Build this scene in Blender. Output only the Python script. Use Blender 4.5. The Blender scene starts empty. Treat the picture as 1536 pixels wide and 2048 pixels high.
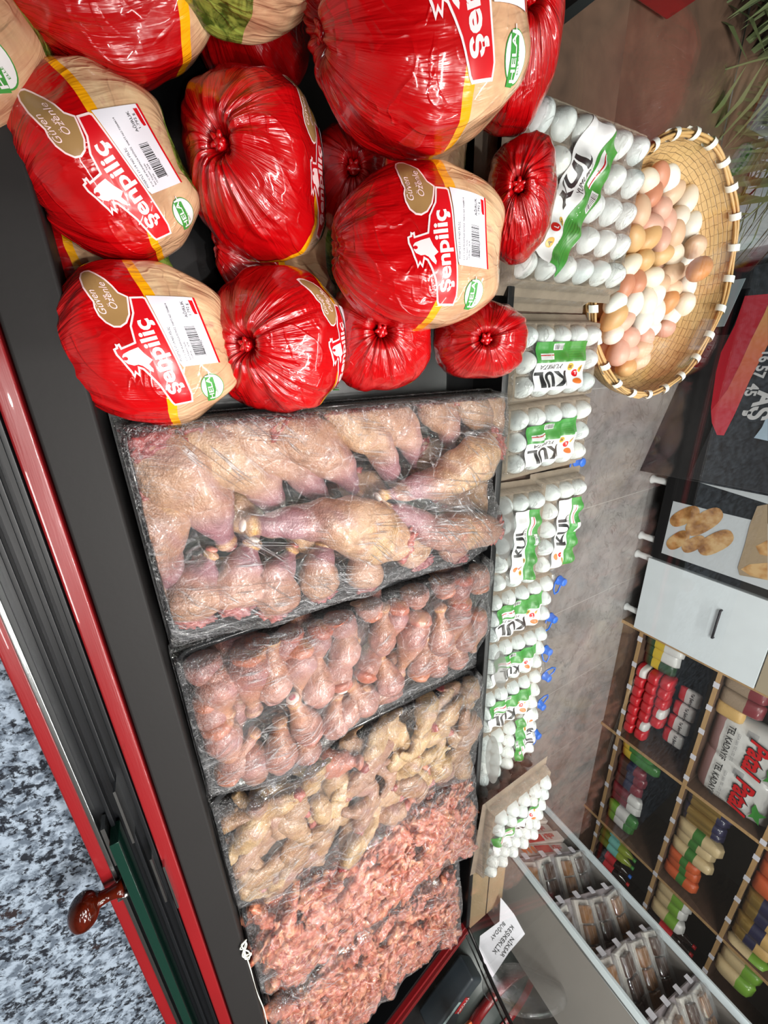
import bpy, bmesh, math, random
import numpy as np
from mathutils import Vector, Matrix, noise
from mathutils.bvhtree import BVHTree
from mathutils.geometry import tessellate_polygon
random.seed(7)
S = bpy.context.scene
COL = S.collection
# ------------------------------------------------------------------ camera
EYE = Vector((0, 0, 1.45))
RWC = Matrix(((0.033218, 0.866395, 0.498253), (-0.937166, 0.200236, -0.285703), (-0.347300, -0.457456, 0.818607)))
F_PX = 800.0
cd = bpy.data.cameras.new('camera'); cam = bpy.data.objects.new('camera', cd); COL.objects.link(cam)
cd.sensor_fit = 'VERTICAL'; cd.sensor_height = 36; cd.lens = F_PX/2048*36; cd.clip_start = .02; cd.clip_end = 60
cam.matrix_world = Matrix.Translation(EYE) @ RWC.transposed().to_4x4()
S.camera = cam
# ------------------------------------------------------------------ light
w = bpy.data.worlds.new('shop_ambient'); S.world = w; w.use_nodes = True
w.node_tree.nodes['Background'].inputs[0].default_value = (.93, .96, 1, 1)
w.node_tree.nodes['Background'].inputs[1].default_value = .15
def area(name, loc, sx, sy, power, col=(1, .97, .93), rot=(0, 0, 0)):
    l = bpy.data.lights.new(name, 'AREA'); l.shape = 'RECTANGLE'; l.size = sx; l.size_y = sy; l.energy = power; l.color = col
    o = bpy.data.objects.new(name, l); COL.objects.link(o); o.location = loc; o.rotation_euler = rot; return o
for x, y, sx, sy, p in ((.25, .85, .9, .05, 18), (1.2, .75, .9, .05, 16), (.2, .05, .9, .05, 10), (1.6, .1, .9, .05, 14), (2.7, 1.4, 1.0, .06, 24), (.5, 2.4, 1.2, .06, 26), (2.6, 2.4, 1.2, .06, 26), (.9, -.8, .9, .05, 12), (4.2, 1.9, 1.0, .06, 20)):
    area('ceiling_strip_lamp', (x, y, 2.9), sx, sy, p)
for x, y, p in ((.35, .30, 5), (.95, .50, 5), (.45, .8, 6), (1.7, .25, 5), (.70, -.15, 4), (.3, 1.0, 4), (.1, -.5, 3), (1.3, .95, 4)):   # small recessed ceiling spots
    l = bpy.data.lights.new('ceiling_spot', 'AREA'); l.shape = 'DISK'; l.size = .05; l.energy = p*2.9; l.color = (1, .965, .92)
    o = bpy.data.objects.new('ceiling_spot', l); COL.objects.link(o); o.location = (x, y, 2.85)
S.view_settings.view_transform = 'Standard'; S.view_settings.look = 'None'; S.view_settings.gamma = 1
S.view_settings.use_curve_mapping = False; S.view_settings.exposure = -.42
S.cycles.max_bounces = 7; S.cycles.transparent_max_bounces = 20; S.cycles.glossy_bounces = 4
S.cycles.caustics_reflective = False; S.cycles.caustics_refractive = False
# ------------------------------------------------------------------ helpers
def raydir(px, py):
    return (RWC.transposed() @ Vector((px-768, -(py-1024), -F_PX))).normalized()
def at(px, py, z):            # point seen at a pixel, on a horizontal plane of height z
    d = raydir(px, py); return EYE + d*((z-EYE.z)/d.z)
def aty(px, py, y):
    d = raydir(px, py); return EYE + d*(y/d.y)
def atp(px, py, P0, n):
    d = raydir(px, py); return EYE + d*((P0-EYE).dot(n)/d.dot(n))
def ordn(i): return ['first', 'second', 'third', 'fourth', 'fifth', 'sixth', 'seventh', 'eighth', 'ninth', 'tenth', 'eleventh', 'twelfth', 'thirteenth', 'fourteenth', 'fifteenth', 'sixteenth', 'seventeenth', 'eighteenth', 'nineteenth', 'twentieth', 'twenty-first', 'twenty-second', 'twenty-third', 'twenty-fourth', 'twenty-fifth'][i]
def tag(o, label=None, cat=None, group=None, kind=None):
    if label and not 4 <= len(label.split()) <= 16: print('LABEL', len(label.split()), label)
    if label: o['label'] = label
    if cat: o['category'] = cat
    if group: o['group'] = group
    if kind: o['kind'] = kind
    return o
def empty(name, loc=(0, 0, 0), mat=None):
    o = bpy.data.objects.new(name, None); COL.objects.link(o)
    if mat is not None: o.matrix_world = mat
    else: o.location = loc
    o.empty_display_size = .05
    return o
def mk(name, verts, faces, mat, parent=None, smooth=True, attr=None, loc=None):
    me = bpy.data.meshes.new(name); me.from_pydata([tuple(v) for v in verts], [], faces)
    if smooth: me.polygons.foreach_set('use_smooth', [True]*len(me.polygons))
    if attr:
        for k, vals in attr.items():
            if isinstance(vals[0], (tuple, list, Vector)):
                a = me.attributes.new(k, 'FLOAT_VECTOR', 'POINT'); a.data.foreach_set('vector', [c for v in vals for c in v])
            else:
                a = me.attributes.new(k, 'FLOAT', 'POINT'); a.data.foreach_set('value', list(vals))
    me.update()
    o = bpy.data.objects.new(name, me); COL.objects.link(o)
    if mat: me.materials.append(mat)
    if parent: o.parent = parent
    if loc is not None: o.location = loc
    return o
def centred(verts):
    c = sum((Vector(v) for v in verts), Vector())/len(verts)
    return [Vector(v)-c for v in verts], c
class MB:                       # collects simple solids into ONE mesh
    def __init__(s): s.v = []; s.f = []
    def add(s, v, f):
        n = len(s.v); s.v += [Vector(p) for p in v]; s.f += [tuple(i+n for i in q) for q in f]; return s
    def box(s, x0, x1, y0, y1, z0, z1, m=None):
        v = [Vector((x, y, z)) for z in (z0, z1) for y in (y0, y1) for x in (x0, x1)]
        if m is not None: v = [m @ p for p in v]
        return s.add(v, [(0, 2, 3, 1), (4, 5, 7, 6), (0, 1, 5, 4), (1, 3, 7, 5), (3, 2, 6, 7), (2, 0, 4, 6)])
    def tube(s, pts, r, n=8, closed=False):
        pts = [Vector(p) for p in pts]; m = len(pts); rs = r if isinstance(r, (list, tuple)) else [r]*m
        ref = Vector((0, 0, 1)); base = len(s.v)
        for i, p in enumerate(pts):
            a = pts[(i-1) % m] if (closed or i > 0) else p; b = pts[(i+1) % m] if (closed or i < m-1) else p
            t = (b-a).normalized()
            if abs(t.dot(ref)) > .95: ref = Vector((1, .2, 0)).normalized()
            u = t.cross(ref).normalized(); v = u.cross(t)
            for k in range(n):
                an = 2*math.pi*k/n; s.v.append(p+(u*math.cos(an)+v*math.sin(an))*rs[i])
        for i in range(m if closed else m-1):
            for k in range(n):
                a = base+i*n+k; b = base+i*n+(k+1) % n; c = base+((i+1) % m)*n+(k+1) % n; d = base+((i+1) % m)*n+k
                s.f.append((a, b, c, d))
        if not closed:
            s.f.append(tuple(base+k for k in range(n))[::-1]); s.f.append(tuple(base+(m-1)*n+k for k in range(n)))
        return s
    def lathe(s, prof, n=24, m=None):
        base = len(s.v)
        for r, z in prof:
            for k in range(n):
                an = 2*math.pi*k/n; p = Vector((r*math.cos(an), r*math.sin(an), z)); s.v.append(m @ p if m is not None else p)
        for i in range(len(prof)-1):
            for k in range(n):
                s.f.append((base+i*n+k, base+i*n+(k+1) % n, base+(i+1)*n+(k+1) % n, base+(i+1)*n+k))
        return s
    def build(s, name, mat, parent=None, smooth=False, bevel=0, loc=None):
        v = s.v
        if loc is not None: v = [p-Vector(loc) for p in v]
        o = mk(name, v, s.f, mat, parent, smooth, loc=loc)
        if bevel:
            b = o.modifiers.new('edge', 'BEVEL'); b.width = bevel; b.segments = 2; b.limit_method = 'ANGLE'
            o.data.polygons.foreach_set('use_smooth', [True]*len(o.data.polygons))
            w = o.modifiers.new('n', 'WEIGHTED_NORMAL')
        return o
def boxo(name, x0, x1, y0, y1, z0, z1, mat, parent=None, bevel=0, m=None):
    b = MB().box(x0, x1, y0, y1, z0, z1, m)
    if parent is None:
        c = sum(b.v, Vector())/8; return b.build(name, mat, None, bevel=bevel, loc=c)
    return b.build(name, mat, parent, bevel=bevel)
def catmull(P, t):
    n = len(P)-1; x = min(max(t*n, 0), n-1e-6); i = int(x); f = x-i
    p0, p1, p2, p3 = P[max(i-1, 0)], P[i], P[i+1], P[min(i+2, n)]
    return .5*((2*p1)+(p2-p0)*f+(2*p0-5*p1+4*p2-p3)*f*f+(3*p1-p0-3*p2+p3)*f**3)
def loft(ctrl, rings=28, seg=20, up=Vector((0, 0, 1)), amp=.003, freq=18, seed=0, close0=.6, close1=.6):
    """organic limb: ctrl = [(point, width radius, height radius)]"""
    P = [Vector(c[0]) for c in ctrl]; W = [c[1] for c in ctrl]; H = [c[2] for c in ctrl]
    vs = []; tt = []; so = Vector((seed*3.1, seed*1.7, seed*.9))
    def ring(p, t, w, h, tv):
        u = t.cross(up); u = u.normalized() if u.length > 1e-4 else Vector((1, 0, 0)); v = u.cross(t)
        for k in range(seg):
            a = 2*math.pi*k/seg; q = p+u*math.cos(a)*w+v*math.sin(a)*h
            d = (q-p)
            if d.length > 1e-6:
                nn = noise.noise(q*freq+so)+.5*noise.noise(q*freq*2.7+so)
                q = q+d.normalized()*amp*nn
            vs.append(q); tt.append(tv)
    tan0 = (catmull(P, .03)-P[0]).normalized(); tan1 = (P[-1]-catmull(P, .97)).normalized()
    nc = 4
    for j in range(nc):
        s = (j+.35)/nc; r = math.sqrt(max(0, 1-(1-s)**2)); ring(P[0]-tan0*W[0]*close0*(1-s), tan0, W[0]*r, H[0]*r, 0)
    for i in range(rings+1):
        t = i/rings; a = catmull(P, max(t-.02, 0)); b = catmull(P, min(t+.02, 1))
        ring(catmull(P, t), (b-a).normalized(), catmull(W, t), catmull(H, t), t)
    for j in range(nc-1, -1, -1):
        s = (j+.35)/nc; r = math.sqrt(max(0, 1-(1-s)**2)); ring(P[-1]+tan1*W[-1]*close1*(1-s), tan1, W[-1]*r, H[-1]*r, 1)
    n = len(vs)//seg; fs = []
    for i in range(n-1):
        for k in range(seg):
            fs.append((i*seg+k, i*seg+(k+1) % seg, (i+1)*seg+(k+1) % seg, (i+1)*seg+k))
    fs.append(tuple(range(seg))[::-1]); fs.append(tuple((n-1)*seg+k for k in range(seg)))
    return vs, fs, tt
def blob(c, r, amp, freq, seed, n=3, sc=(1, 1, 1), rot=None):
    bm = bmesh.new(); bmesh.ops.create_icosphere(bm, subdivisions=n, radius=1)
    vs = []; so = Vector((seed*2.3, -seed, seed*.7))
    for v in bm.verts:
        d = v.co.normalized(); k = 1+amp*(noise.noise(d*freq+so)+.5*noise.noise(d*freq*2.3+so))
        p = Vector((d.x*sc[0], d.y*sc[1], d.z*sc[2]))*r*k
        if rot is not None: p = rot @ p
        vs.append(p+Vector(c))
    fs = [tuple(v.index for v in f.verts) for f in bm.faces]; bm.free()
    return vs, fs
# ---- flat artwork (2-D) that is laid onto curved surfaces
def grid_cut(bm, step):
    if not bm.verts: return
    xs = [v.co.x for v in bm.verts]; ys = [v.co.y for v in bm.verts]
    for ax, lo, hi in ((0, min(xs), max(xs)), (1, min(ys), max(ys))):
        k = math.floor(lo/step)+1
        while k*step < hi:
            co = Vector((0, 0, 0)); co[ax] = k*step; no = Vector((0, 0, 0)); no[ax] = 1
            bmesh.ops.bisect_plane(bm, geom=bm.verts[:]+bm.edges[:]+bm.faces[:], plane_co=co, plane_no=no); k += 1
def poly2d(pts, step=None):
    tri = tessellate_polygon([[Vector((p[0], p[1], 0)) for p in pts]])
    bm = bmesh.new(); vv = [bm.verts.new((p[0], p[1], 0)) for p in pts]
    for t in tri:
        try: bm.faces.new([vv[i] for i in t])
        except ValueError: pass
    if step: grid_cut(bm, step)
    return fin2d(bm)
def fin2d(bm):
    bm.verts.index_update(); v = [(p.co.x, p.co.y) for p in bm.verts]; f = []
    for q in bm.faces:
        ids = [p.index for p in q.verts]; a = 0
        for i in range(len(ids)): x0, y0 = v[ids[i-1]]; x1, y1 = v[ids[i]]; a += x0*y1-x1*y0
        f.append(ids if a > 0 else ids[::-1])
    bm.free(); return v, f
TXT = {}
def text2d(s, height, x=0, y=0, rot=0, align='LEFT', bold=0, step=None, shear=0, sx=1.0):
    key = (s, bold, shear)
    if key not in TXT:
        cu = bpy.data.curves.new('t', 'FONT'); cu.body = s; cu.size = 1; cu.offset = bold; cu.shear = shear; cu.resolution_u = 3
        ob = bpy.data.objects.new('t', cu); COL.objects.link(ob); bpy.context.view_layer.update()
        me = bpy.data.meshes.new_from_object(ob.evaluated_get(bpy.context.evaluated_depsgraph_get()))
        TXT[key] = ([(v.co.x, v.co.y) for v in me.vertices], [list(p.vertices) for p in me.polygons])
        bpy.data.objects.remove(ob); bpy.data.curves.remove(cu); bpy.data.meshes.remove(me)
    v, f = TXT[key]
    if not v: return [], []
    w = max(p[0] for p in v); off = {'LEFT': 0, 'CENTER': -w/2, 'RIGHT': -w}[align]; k = height/.73
    c, sn = math.cos(rot), math.sin(rot); out = []
    for px, py in v:
        a, b = (px+off)*k*sx, py*k; out.append((x+a*c-b*sn, y+a*sn+b*c))
    if step:
        bm = bmesh.new(); vv = [bm.verts.new((p[0], p[1], 0)) for p in out]
        for q in f:
            try: bm.faces.new([vv[i] for i in q])
            except ValueError: pass
        grid_cut(bm, step); return fin2d(bm)
    return out, f
def join2d(items):
    V = []; Fc = []
    for v, f in items:
        n = len(V); V += v; Fc += [[i+n for i in q] for q in f]
    return V, Fc
def rect2d(x0, x1, y0, y1, step=None): return poly2d([(x0, y0), (x1, y0), (x1, y1), (x0, y1)], step)
def ell2d(cx, cy, rx, ry, n=28, step=None, rot=0):
    c, s = math.cos(rot), math.sin(rot)
    return poly2d([(cx+rx*math.cos(a)*c-ry*math.sin(a)*s, cy+rx*math.cos(a)*s+ry*math.sin(a)*c) for a in [2*math.pi*k/n for k in range(n)]], step)
def inset(pts, d):
    n = len(pts); A = sum(pts[i-1][0]*pts[i][1]-pts[i][0]*pts[i-1][1] for i in range(n)); s = 1 if A > 0 else -1; out = []
    for i in range(n):
        p0, p1, p2 = Vector(pts[i-1]), Vector(pts[i]), Vector(pts[(i+1) % n])
        a = (p1-p0).normalized(); b = (p2-p1).normalized(); n1 = Vector((-a.y, a.x))*s; n2 = Vector((-b.y, b.x))*s
        m = (n1+n2); m = m.normalized() if m.length > .3 else n1
        k = d/max(.5, m.dot(n1)); out.append((p1.x+m.x*k, p1.y+m.y*k))
    return out
def lay(name, art, bvh, off, mat, parent, zmax=.5, fallback=None, direction=-1):
    """lay flat artwork onto the surface in bvh (local frame, seen from +z)"""
    v, f = art; out = []
    last = fallback
    for x, y in v:
        h = bvh.ray_cast(Vector((x, y, zmax)), Vector((0, 0, -1)))
        if h[0] is not None: last = h[0].z
        out.append((x, y, (last if last is not None else 0)+off))
    return mk(name, out, f, mat, parent, smooth=True)
def flat(name, art, M, off, mat, parent=None, smooth=False):
    """flat print on a plane: M maps (x,y,0) to the world"""
    return mk(name, [M @ Vector((x, y, off)) for x, y in art[0]], art[1], mat, parent, smooth)
# ------------------------------------------------------------------ materials
class NT:
    def __init__(s, name):
        s.m = bpy.data.materials.new(name); s.m.use_nodes = True; s.t = s.m.node_tree; s.t.nodes.clear()
        s.out = s.n('ShaderNodeOutputMaterial')
    def n(s, typ, **kw):
        x = s.t.nodes.new(typ)
        for k, v in kw.items():
            if k.startswith('i_'):
                key = k[2:]; key = int(key) if key.isdigit() else key.replace('_', ' ')
                if isinstance(v, bpy.types.NodeSocket): s.t.links.new(v, x.inputs[key])
                else: x.inputs[key].default_value = v
            else: setattr(x, k, v)
        return x
    def link(s, a, b): s.t.links.new(a, b)
    def ramp(s, fac, stops, interp='LINEAR'):
        r = s.n('ShaderNodeValToRGB'); r.color_ramp.interpolation = interp; cr = r.color_ramp
        while len(cr.elements) < len(stops): cr.elements.new(.5)
        for e, (p, c) in zip(cr.elements, stops):
            e.position = p; e.color = (c[0], c[1], c[2], 1) if not isinstance(c, (int, float)) else (c, c, c, 1)
        s.link(fac, r.inputs[0]); return r.outputs[0]
    def mix(s, a, b, fac, mode='MIX'):
        x = s.n('ShaderNodeMix', data_type='RGBA', blend_type=mode)
        for v, i in ((fac, 0), (a, 6), (b, 7)):
            if isinstance(v, bpy.types.NodeSocket): s.link(v, x.inputs[i])
            else: x.inputs[i].default_value = v if isinstance(v, (int, float)) else (*v[:3], 1)
        return x.outputs[2]
    def math(s, op, a, b=0.0, c=None):
        x = s.n('ShaderNodeMath', operation=op)
        for i, v in enumerate((a, b) if c is None else (a, b, c)):
            if isinstance(v, bpy.types.NodeSocket): s.link(v, x.inputs[i])
            else: x.inputs[i].default_value = v
        return x.outputs[0]
    def coord(s, kind='Object', scale=(1, 1, 1), rot=(0, 0, 0)):
        c = s.n('ShaderNodeTexCoord').outputs[kind]
        if any(rot):
            r = s.n('ShaderNodeMapping'); s.link(c, r.inputs[0]); r.inputs['Rotation'].default_value = rot; c = r.outputs[0]
        m = s.n('ShaderNodeMapping'); s.link(c, m.inputs[0]); m.inputs['Scale'].default_value = scale; return m.outputs[0]
    def attr(s, name, vec=False):
        return s.n('ShaderNodeAttribute', attribute_name=name).outputs['Vector' if vec else 'Fac']
    def noise(s, vec, scale, detail=3, rough=.5, dist=0):
        x = s.n('ShaderNodeTexNoise'); s.link(vec, x.inputs['Vector']); x.inputs['Scale'].default_value = scale
        x.inputs['Detail'].default_value = detail; x.inputs['Roughness'].default_value = rough; x.inputs['Distortion'].default_value = dist
        return x.outputs['Fac']
    def voro(s, vec, scale, feature='F1', out='Distance'):
        x = s.n('ShaderNodeTexVoronoi', feature=feature); s.link(vec, x.inputs['Vector']); x.inputs['Scale'].default_value = scale
        return x.outputs[out]
    def bump(s, h, strength=.3, dist=.002, normal=None):
        b = s.n('ShaderNodeBump'); s.link(h, b.inputs['Height']); b.inputs['Strength'].default_value = strength; b.inputs['Distance'].default_value = dist
        if normal: s.link(normal, b.inputs['Normal'])
        return b.outputs[0]
    def pbsdf(s, color, rough=.5, metal=0, normal=None, coat=0, spec=.5, **kw):
        p = s.n('ShaderNodeBsdfPrincipled')
        for v, k in ((color, 'Base Color'), (rough, 'Roughness'), (metal, 'Metallic'), (coat, 'Coat Weight'), (spec, 'Specular IOR Level')):
            if isinstance(v, bpy.types.NodeSocket): s.link(v, p.inputs[k])
            else: p.inputs[k].default_value = (*v[:3], 1) if isinstance(v, (tuple, list)) else v
        if normal: s.link(normal, p.inputs['Normal'])
        for k, v in kw.items(): p.inputs[k.replace('_', ' ')].default_value = v
        s.link(p.outputs[0], s.out.inputs[0]); return p
def schlick(t, nrm=None, f0=.04):
    g = t.n('ShaderNodeNewGeometry'); d = t.n('ShaderNodeVectorMath', operation='DOT_PRODUCT')
    t.link(g.outputs['Incoming'], d.inputs[0]); t.link(nrm if nrm else g.outputs['Normal'], d.inputs[1])
    c = t.math('SUBTRACT', 1.0, t.math('MINIMUM', t.math('ABSOLUTE', d.outputs['Value']), 1.0))
    return t.math('ADD', f0, t.math('MULTIPLY', t.math('POWER', c, 5.0), 1-f0))
def rgb(h):
    h = h.lstrip('#'); c = [int(h[i:i+2], 16)/255 for i in (0, 2, 4)]
    return tuple(x/12.92 if x <= .04045 else ((x+.055)/1.055)**2.4 for x in c)
MC = {}
def plain(name, h, rough=.5, metal=0, coat=0, bump=0, bscale=40, var=.06, spec=.5):
    if name in MC: return MC[name]
    t = NT(name); c = t.coord(); nf = t.noise(c, 9, 4)
    a = rgb(h); col = t.mix(tuple(x*(1-var) for x in a), tuple(min(1, x*(1+var)) for x in a), nf)
    nrm = t.bump(t.noise(c, bscale, 4), bump, .003) if bump else None
    t.pbsdf(col, rough, metal, nrm, coat, spec); MC[name] = t.m; return t.m
def m_wood(name, c1, c2, scale=(2, 14, 14), rough=.5):
    t = NT(name); c = t.coord(scale=scale); n1 = t.noise(c, 2.2, 6, .6, 1.2); n2 = t.noise(c, 9, 3)
    col = t.mix(rgb(c1), rgb(c2), t.ramp(t.math('ADD', t.math('MULTIPLY', n1, .8), t.math('MULTIPLY', n2, .2)), ((.3, 0), (.7, 1))))
    t.pbsdf(col, rough, 0, t.bump(n1, .15, .002)); return t.m
M_CHAR = plain('charcoal_painted_metal', '#232222', .55, 0, bump=.05, bscale=120, spec=.15)
M_BLACK = plain('black_gloss', '#0b0c0e', .3, 0, .0)
M_BLACKM = plain('black_matt', '#111113', .6, spec=.2)
M_RAIL = plain('dark_anodised_track', '#0e1013', .35, 0, spec=.35)
M_CHROME = plain('bright_metal', '#c8cccd', .22, 1)
M_GALV = plain('grey_metal', '#9aa09d', .35, .7, bump=.3, bscale=60)
M_DGLASS = plain('dark_green_glass_edge', '#0c2a22', .08, 0, .6)
M_WHITE = plain('white_plastic', '#e6e9ea', .35)
M_FROST = None
M_PRINTW = plain('white_print', '#dcdadc', .35)
M_PRINTP = plain('pinkish_white_print', '#f0d2d4', .3)
M_REDP = plain('red_print', '#c20f1a', .25, coat=.4)
M_GOLD = plain('gold_print', '#98764a', .35)
M_GREENP = plain('green_print', '#3c8a3a', .35)
M_GREEND = plain('dark_green_print', '#2f7a35', .35)
M_BLACKP = plain('black_print', '#2a2a2c', .4)
M_GREYP = plain('grey_print', '#77777c', .4)
M_PAPER = plain('label_paper', '#d9d7e0', .42)
M_ORANGEP = plain('orange_print', '#d8702c', .4)
M_YELP = plain('amber_print', '#d9a42c', .35)
M_BLUE = plain('blue_plastic', '#2a74e0', .3, coat=.2)
M_WOODT = m_wood('tan_wood', '#a08058', '#c09a6c', (2, 14, 14))
M_WOODD = m_wood('brown_wood', '#4a382e', '#6b5142', (3, 3, 14))
M_KNOB = m_wood('varnished_dark_wood', '#1d0704', '#521405', (8, 20, 20), .1)
def m_redpaint():
    t = NT('worn_red_lacquer'); c = t.coord(); sc = t.coord(scale=(3, 60, 60))
    col = t.mix(rgb('#86151a'), rgb('#641014'), t.noise(c, 3, 4))
    col = t.mix(col, rgb('#5a1512'), t.ramp(t.noise(c, 28, 5), ((.66, 0), (.74, 1))))
    t.pbsdf(col, .3, 0, t.bump(t.noise(sc, 10), .08, .002), .3); return t.m
M_RED = m_redpaint()
def m_granite():
    t = NT('speckled_granite'); c = t.coord()
    d = t.n('ShaderNodeVectorMath', operation='ADD'); nz = t.n('ShaderNodeTexNoise'); t.link(c, nz.inputs['Vector']); nz.inputs['Scale'].default_value = 60
    sm = t.n('ShaderNodeVectorMath', operation='SCALE'); t.link(nz.outputs['Color'], sm.inputs[0]); sm.inputs['Scale'].default_value = .012
    t.link(c, d.inputs[0]); t.link(sm.outputs[0], d.inputs[1]); v = d.outputs[0]
    a = t.noise(v, 120, 3, .65); b = t.noise(v, 46, 5, .7); g = t.noise(v, 12, 3)
    base = t.mix(rgb('#8b98a6'), rgb('#525c68'), t.ramp(t.noise(v, 75, 4, .6), ((.42, 0), (.6, 1))))
    col = t.mix(base, rgb('#14161c'), t.ramp(t.math('ADD', t.math('MULTIPLY', a, .45), t.math('MULTIPLY', b, .55)), ((.495, 0), (.56, .95))))
    col = t.mix(col, rgb('#2b2425'), t.ramp(t.math('ADD', t.math('MULTIPLY', g, .5), t.math('MULTIPLY', b, .5)), ((.585, 0), (.62, 1))))
    t.pbsdf(col, .12, 0, None, .3); return t.m
M_GRAN = m_granite()
def m_floor():
    t = NT('grey_stone_floor_tile'); c = t.coord('Object'); n1 = t.noise(c, 1.7, 8, .68, .8); n2 = t.noise(c, 9, 6, .7)
    col = t.ramp(n1, ((.3, rgb('#6d6866')), (.5, rgb('#969190')), (.7, rgb('#aaa6a2'))))
    vein = t.noise(c, 2.3, 4, .6, 2.2); col = t.mix(col, rgb('#585250'), t.math('MULTIPLY', t.ramp(vein, ((.485, 0), (.5, 1), (.515, 0))), .45))
    col = t.mix(col, rgb('#605a57'), t.math('MULTIPLY', t.ramp(n2, ((.5, 0), (.75, 1))), .5))
    sx = t.n('ShaderNodeSeparateXYZ'); t.link(c, sx.inputs[0])
    def seam(o, off, p): return t.math('LESS_THAN', t.math('ABSOLUTE', t.math('SUBTRACT', t.math('FRACT', t.math('DIVIDE', t.math('ADD', o, off), p)), .5)), .003)
    s = t.math('MAXIMUM', seam(sx.outputs[0], .195, .733), seam(sx.outputs[1], .3, 1.466))
    col = t.mix(col, rgb('#b8b6b2'), t.math('MULTIPLY', s, .75))
    t.pbsdf(col, .3, 0, t.bump(n2, .06, .004)); return t.m
def m_marble():
    t = NT('pale_marble'); c = t.coord(); n = t.noise(c, 2.2, 8, .6, 1.6)
    t.pbsdf(t.ramp(n, ((.30, rgb('#9fb0bb')), (.48, rgb('#c9d4da')), (.52, rgb('#aebcc5')), (.6, rgb('#d2dbe0')))), .15, 0, None, .3); return t.m
def m_film(name='cling_film', streak=(5, 110, 5), rot=.4, haze=.05, bs=.9, crink=1.0, base=.05, rough=.07, lin=.5, edge=False):
    """thin wrinkled transparent plastic: it reflects by its angle and has glints and haze painted white along its creases"""
    t = NT(name); c1 = t.coord(scale=streak, rot=(0, 0, rot)); c2 = t.coord(scale=(streak[0]*1.3, streak[1]*.8, 9), rot=(0, 0, rot+.62)); c3 = t.coord(scale=(3, 26, 3), rot=(0, 0, rot+.1)); c = t.coord()
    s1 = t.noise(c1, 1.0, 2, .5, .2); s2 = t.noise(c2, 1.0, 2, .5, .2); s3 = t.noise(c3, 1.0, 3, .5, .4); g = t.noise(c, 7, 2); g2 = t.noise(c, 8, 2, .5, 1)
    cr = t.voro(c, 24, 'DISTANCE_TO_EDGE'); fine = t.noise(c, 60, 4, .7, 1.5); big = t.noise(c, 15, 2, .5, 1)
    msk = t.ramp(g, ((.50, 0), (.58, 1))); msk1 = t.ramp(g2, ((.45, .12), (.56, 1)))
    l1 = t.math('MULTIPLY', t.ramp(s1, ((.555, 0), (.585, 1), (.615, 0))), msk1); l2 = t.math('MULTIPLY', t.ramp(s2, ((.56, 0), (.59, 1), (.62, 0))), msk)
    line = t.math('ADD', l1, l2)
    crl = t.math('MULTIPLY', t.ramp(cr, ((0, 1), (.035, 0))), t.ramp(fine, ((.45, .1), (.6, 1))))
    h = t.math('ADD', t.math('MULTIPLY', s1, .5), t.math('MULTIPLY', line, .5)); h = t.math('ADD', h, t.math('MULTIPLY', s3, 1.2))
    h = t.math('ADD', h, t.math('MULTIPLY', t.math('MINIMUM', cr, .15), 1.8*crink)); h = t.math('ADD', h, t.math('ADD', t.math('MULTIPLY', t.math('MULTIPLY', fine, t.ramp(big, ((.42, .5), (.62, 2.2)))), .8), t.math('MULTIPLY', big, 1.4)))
    if edge:
        ed = t.attr('ed'); net = t.noise(c, 85, 3, .6, 2.5); netl = t.ramp(net, ((.47, 0), (.505, 1), (.54, 0)))
        h = t.math('ADD', h, t.math('MULTIPLY', t.math('MULTIPLY', net, ed), 3.0))
    nrm = t.bump(h, bs, .0055); fr = schlick(t, nrm, .05)
    fac = t.math('MINIMUM', t.math('ADD', t.math('ADD', t.math('MULTIPLY', fr, 1.1), base), t.math('MULTIPLY', line, .12)), .5)
    gl = t.n('ShaderNodeBsdfGlossy'); gl.inputs['Roughness'].default_value = rough; t.link(nrm, gl.inputs['Normal'])
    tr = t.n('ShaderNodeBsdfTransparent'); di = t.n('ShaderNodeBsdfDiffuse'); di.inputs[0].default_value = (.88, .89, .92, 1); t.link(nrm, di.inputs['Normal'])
    wh = t.math('ADD', t.math('MULTIPLY', t.ramp(s3, ((.42, .15), (.66, 3.2))), haze), t.math('ADD', t.math('MULTIPLY', line, lin), t.math('MULTIPLY', crl, .22*crink)))  # glints and haze painted as white diffuse colour along the ridges
    if edge: wh = t.math('ADD', wh, t.math('MULTIPLY', ed, t.math('ADD', .03, t.math('MULTIPLY', netl, .36))))  # painted white glint net towards the tray rim
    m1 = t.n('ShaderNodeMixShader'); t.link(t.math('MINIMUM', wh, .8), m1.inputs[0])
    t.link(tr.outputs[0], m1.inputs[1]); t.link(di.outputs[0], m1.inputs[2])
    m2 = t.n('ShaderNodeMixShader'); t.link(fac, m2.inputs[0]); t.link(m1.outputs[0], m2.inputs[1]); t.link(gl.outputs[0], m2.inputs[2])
    t.link(m2.outputs[0], t.out.inputs[0]); return t.m
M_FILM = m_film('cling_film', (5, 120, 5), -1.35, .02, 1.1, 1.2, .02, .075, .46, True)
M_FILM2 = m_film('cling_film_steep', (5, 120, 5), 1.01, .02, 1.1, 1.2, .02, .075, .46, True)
M_SHRINK = m_film('shrink_film', (20, 60, 20), .2, .012, .7, .4, .01, .09, .12)
M_CLEARP = m_film('clear_plastic', (6, 30, 6), .2, .02, .3, .2, .03, .05, .1)
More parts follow.
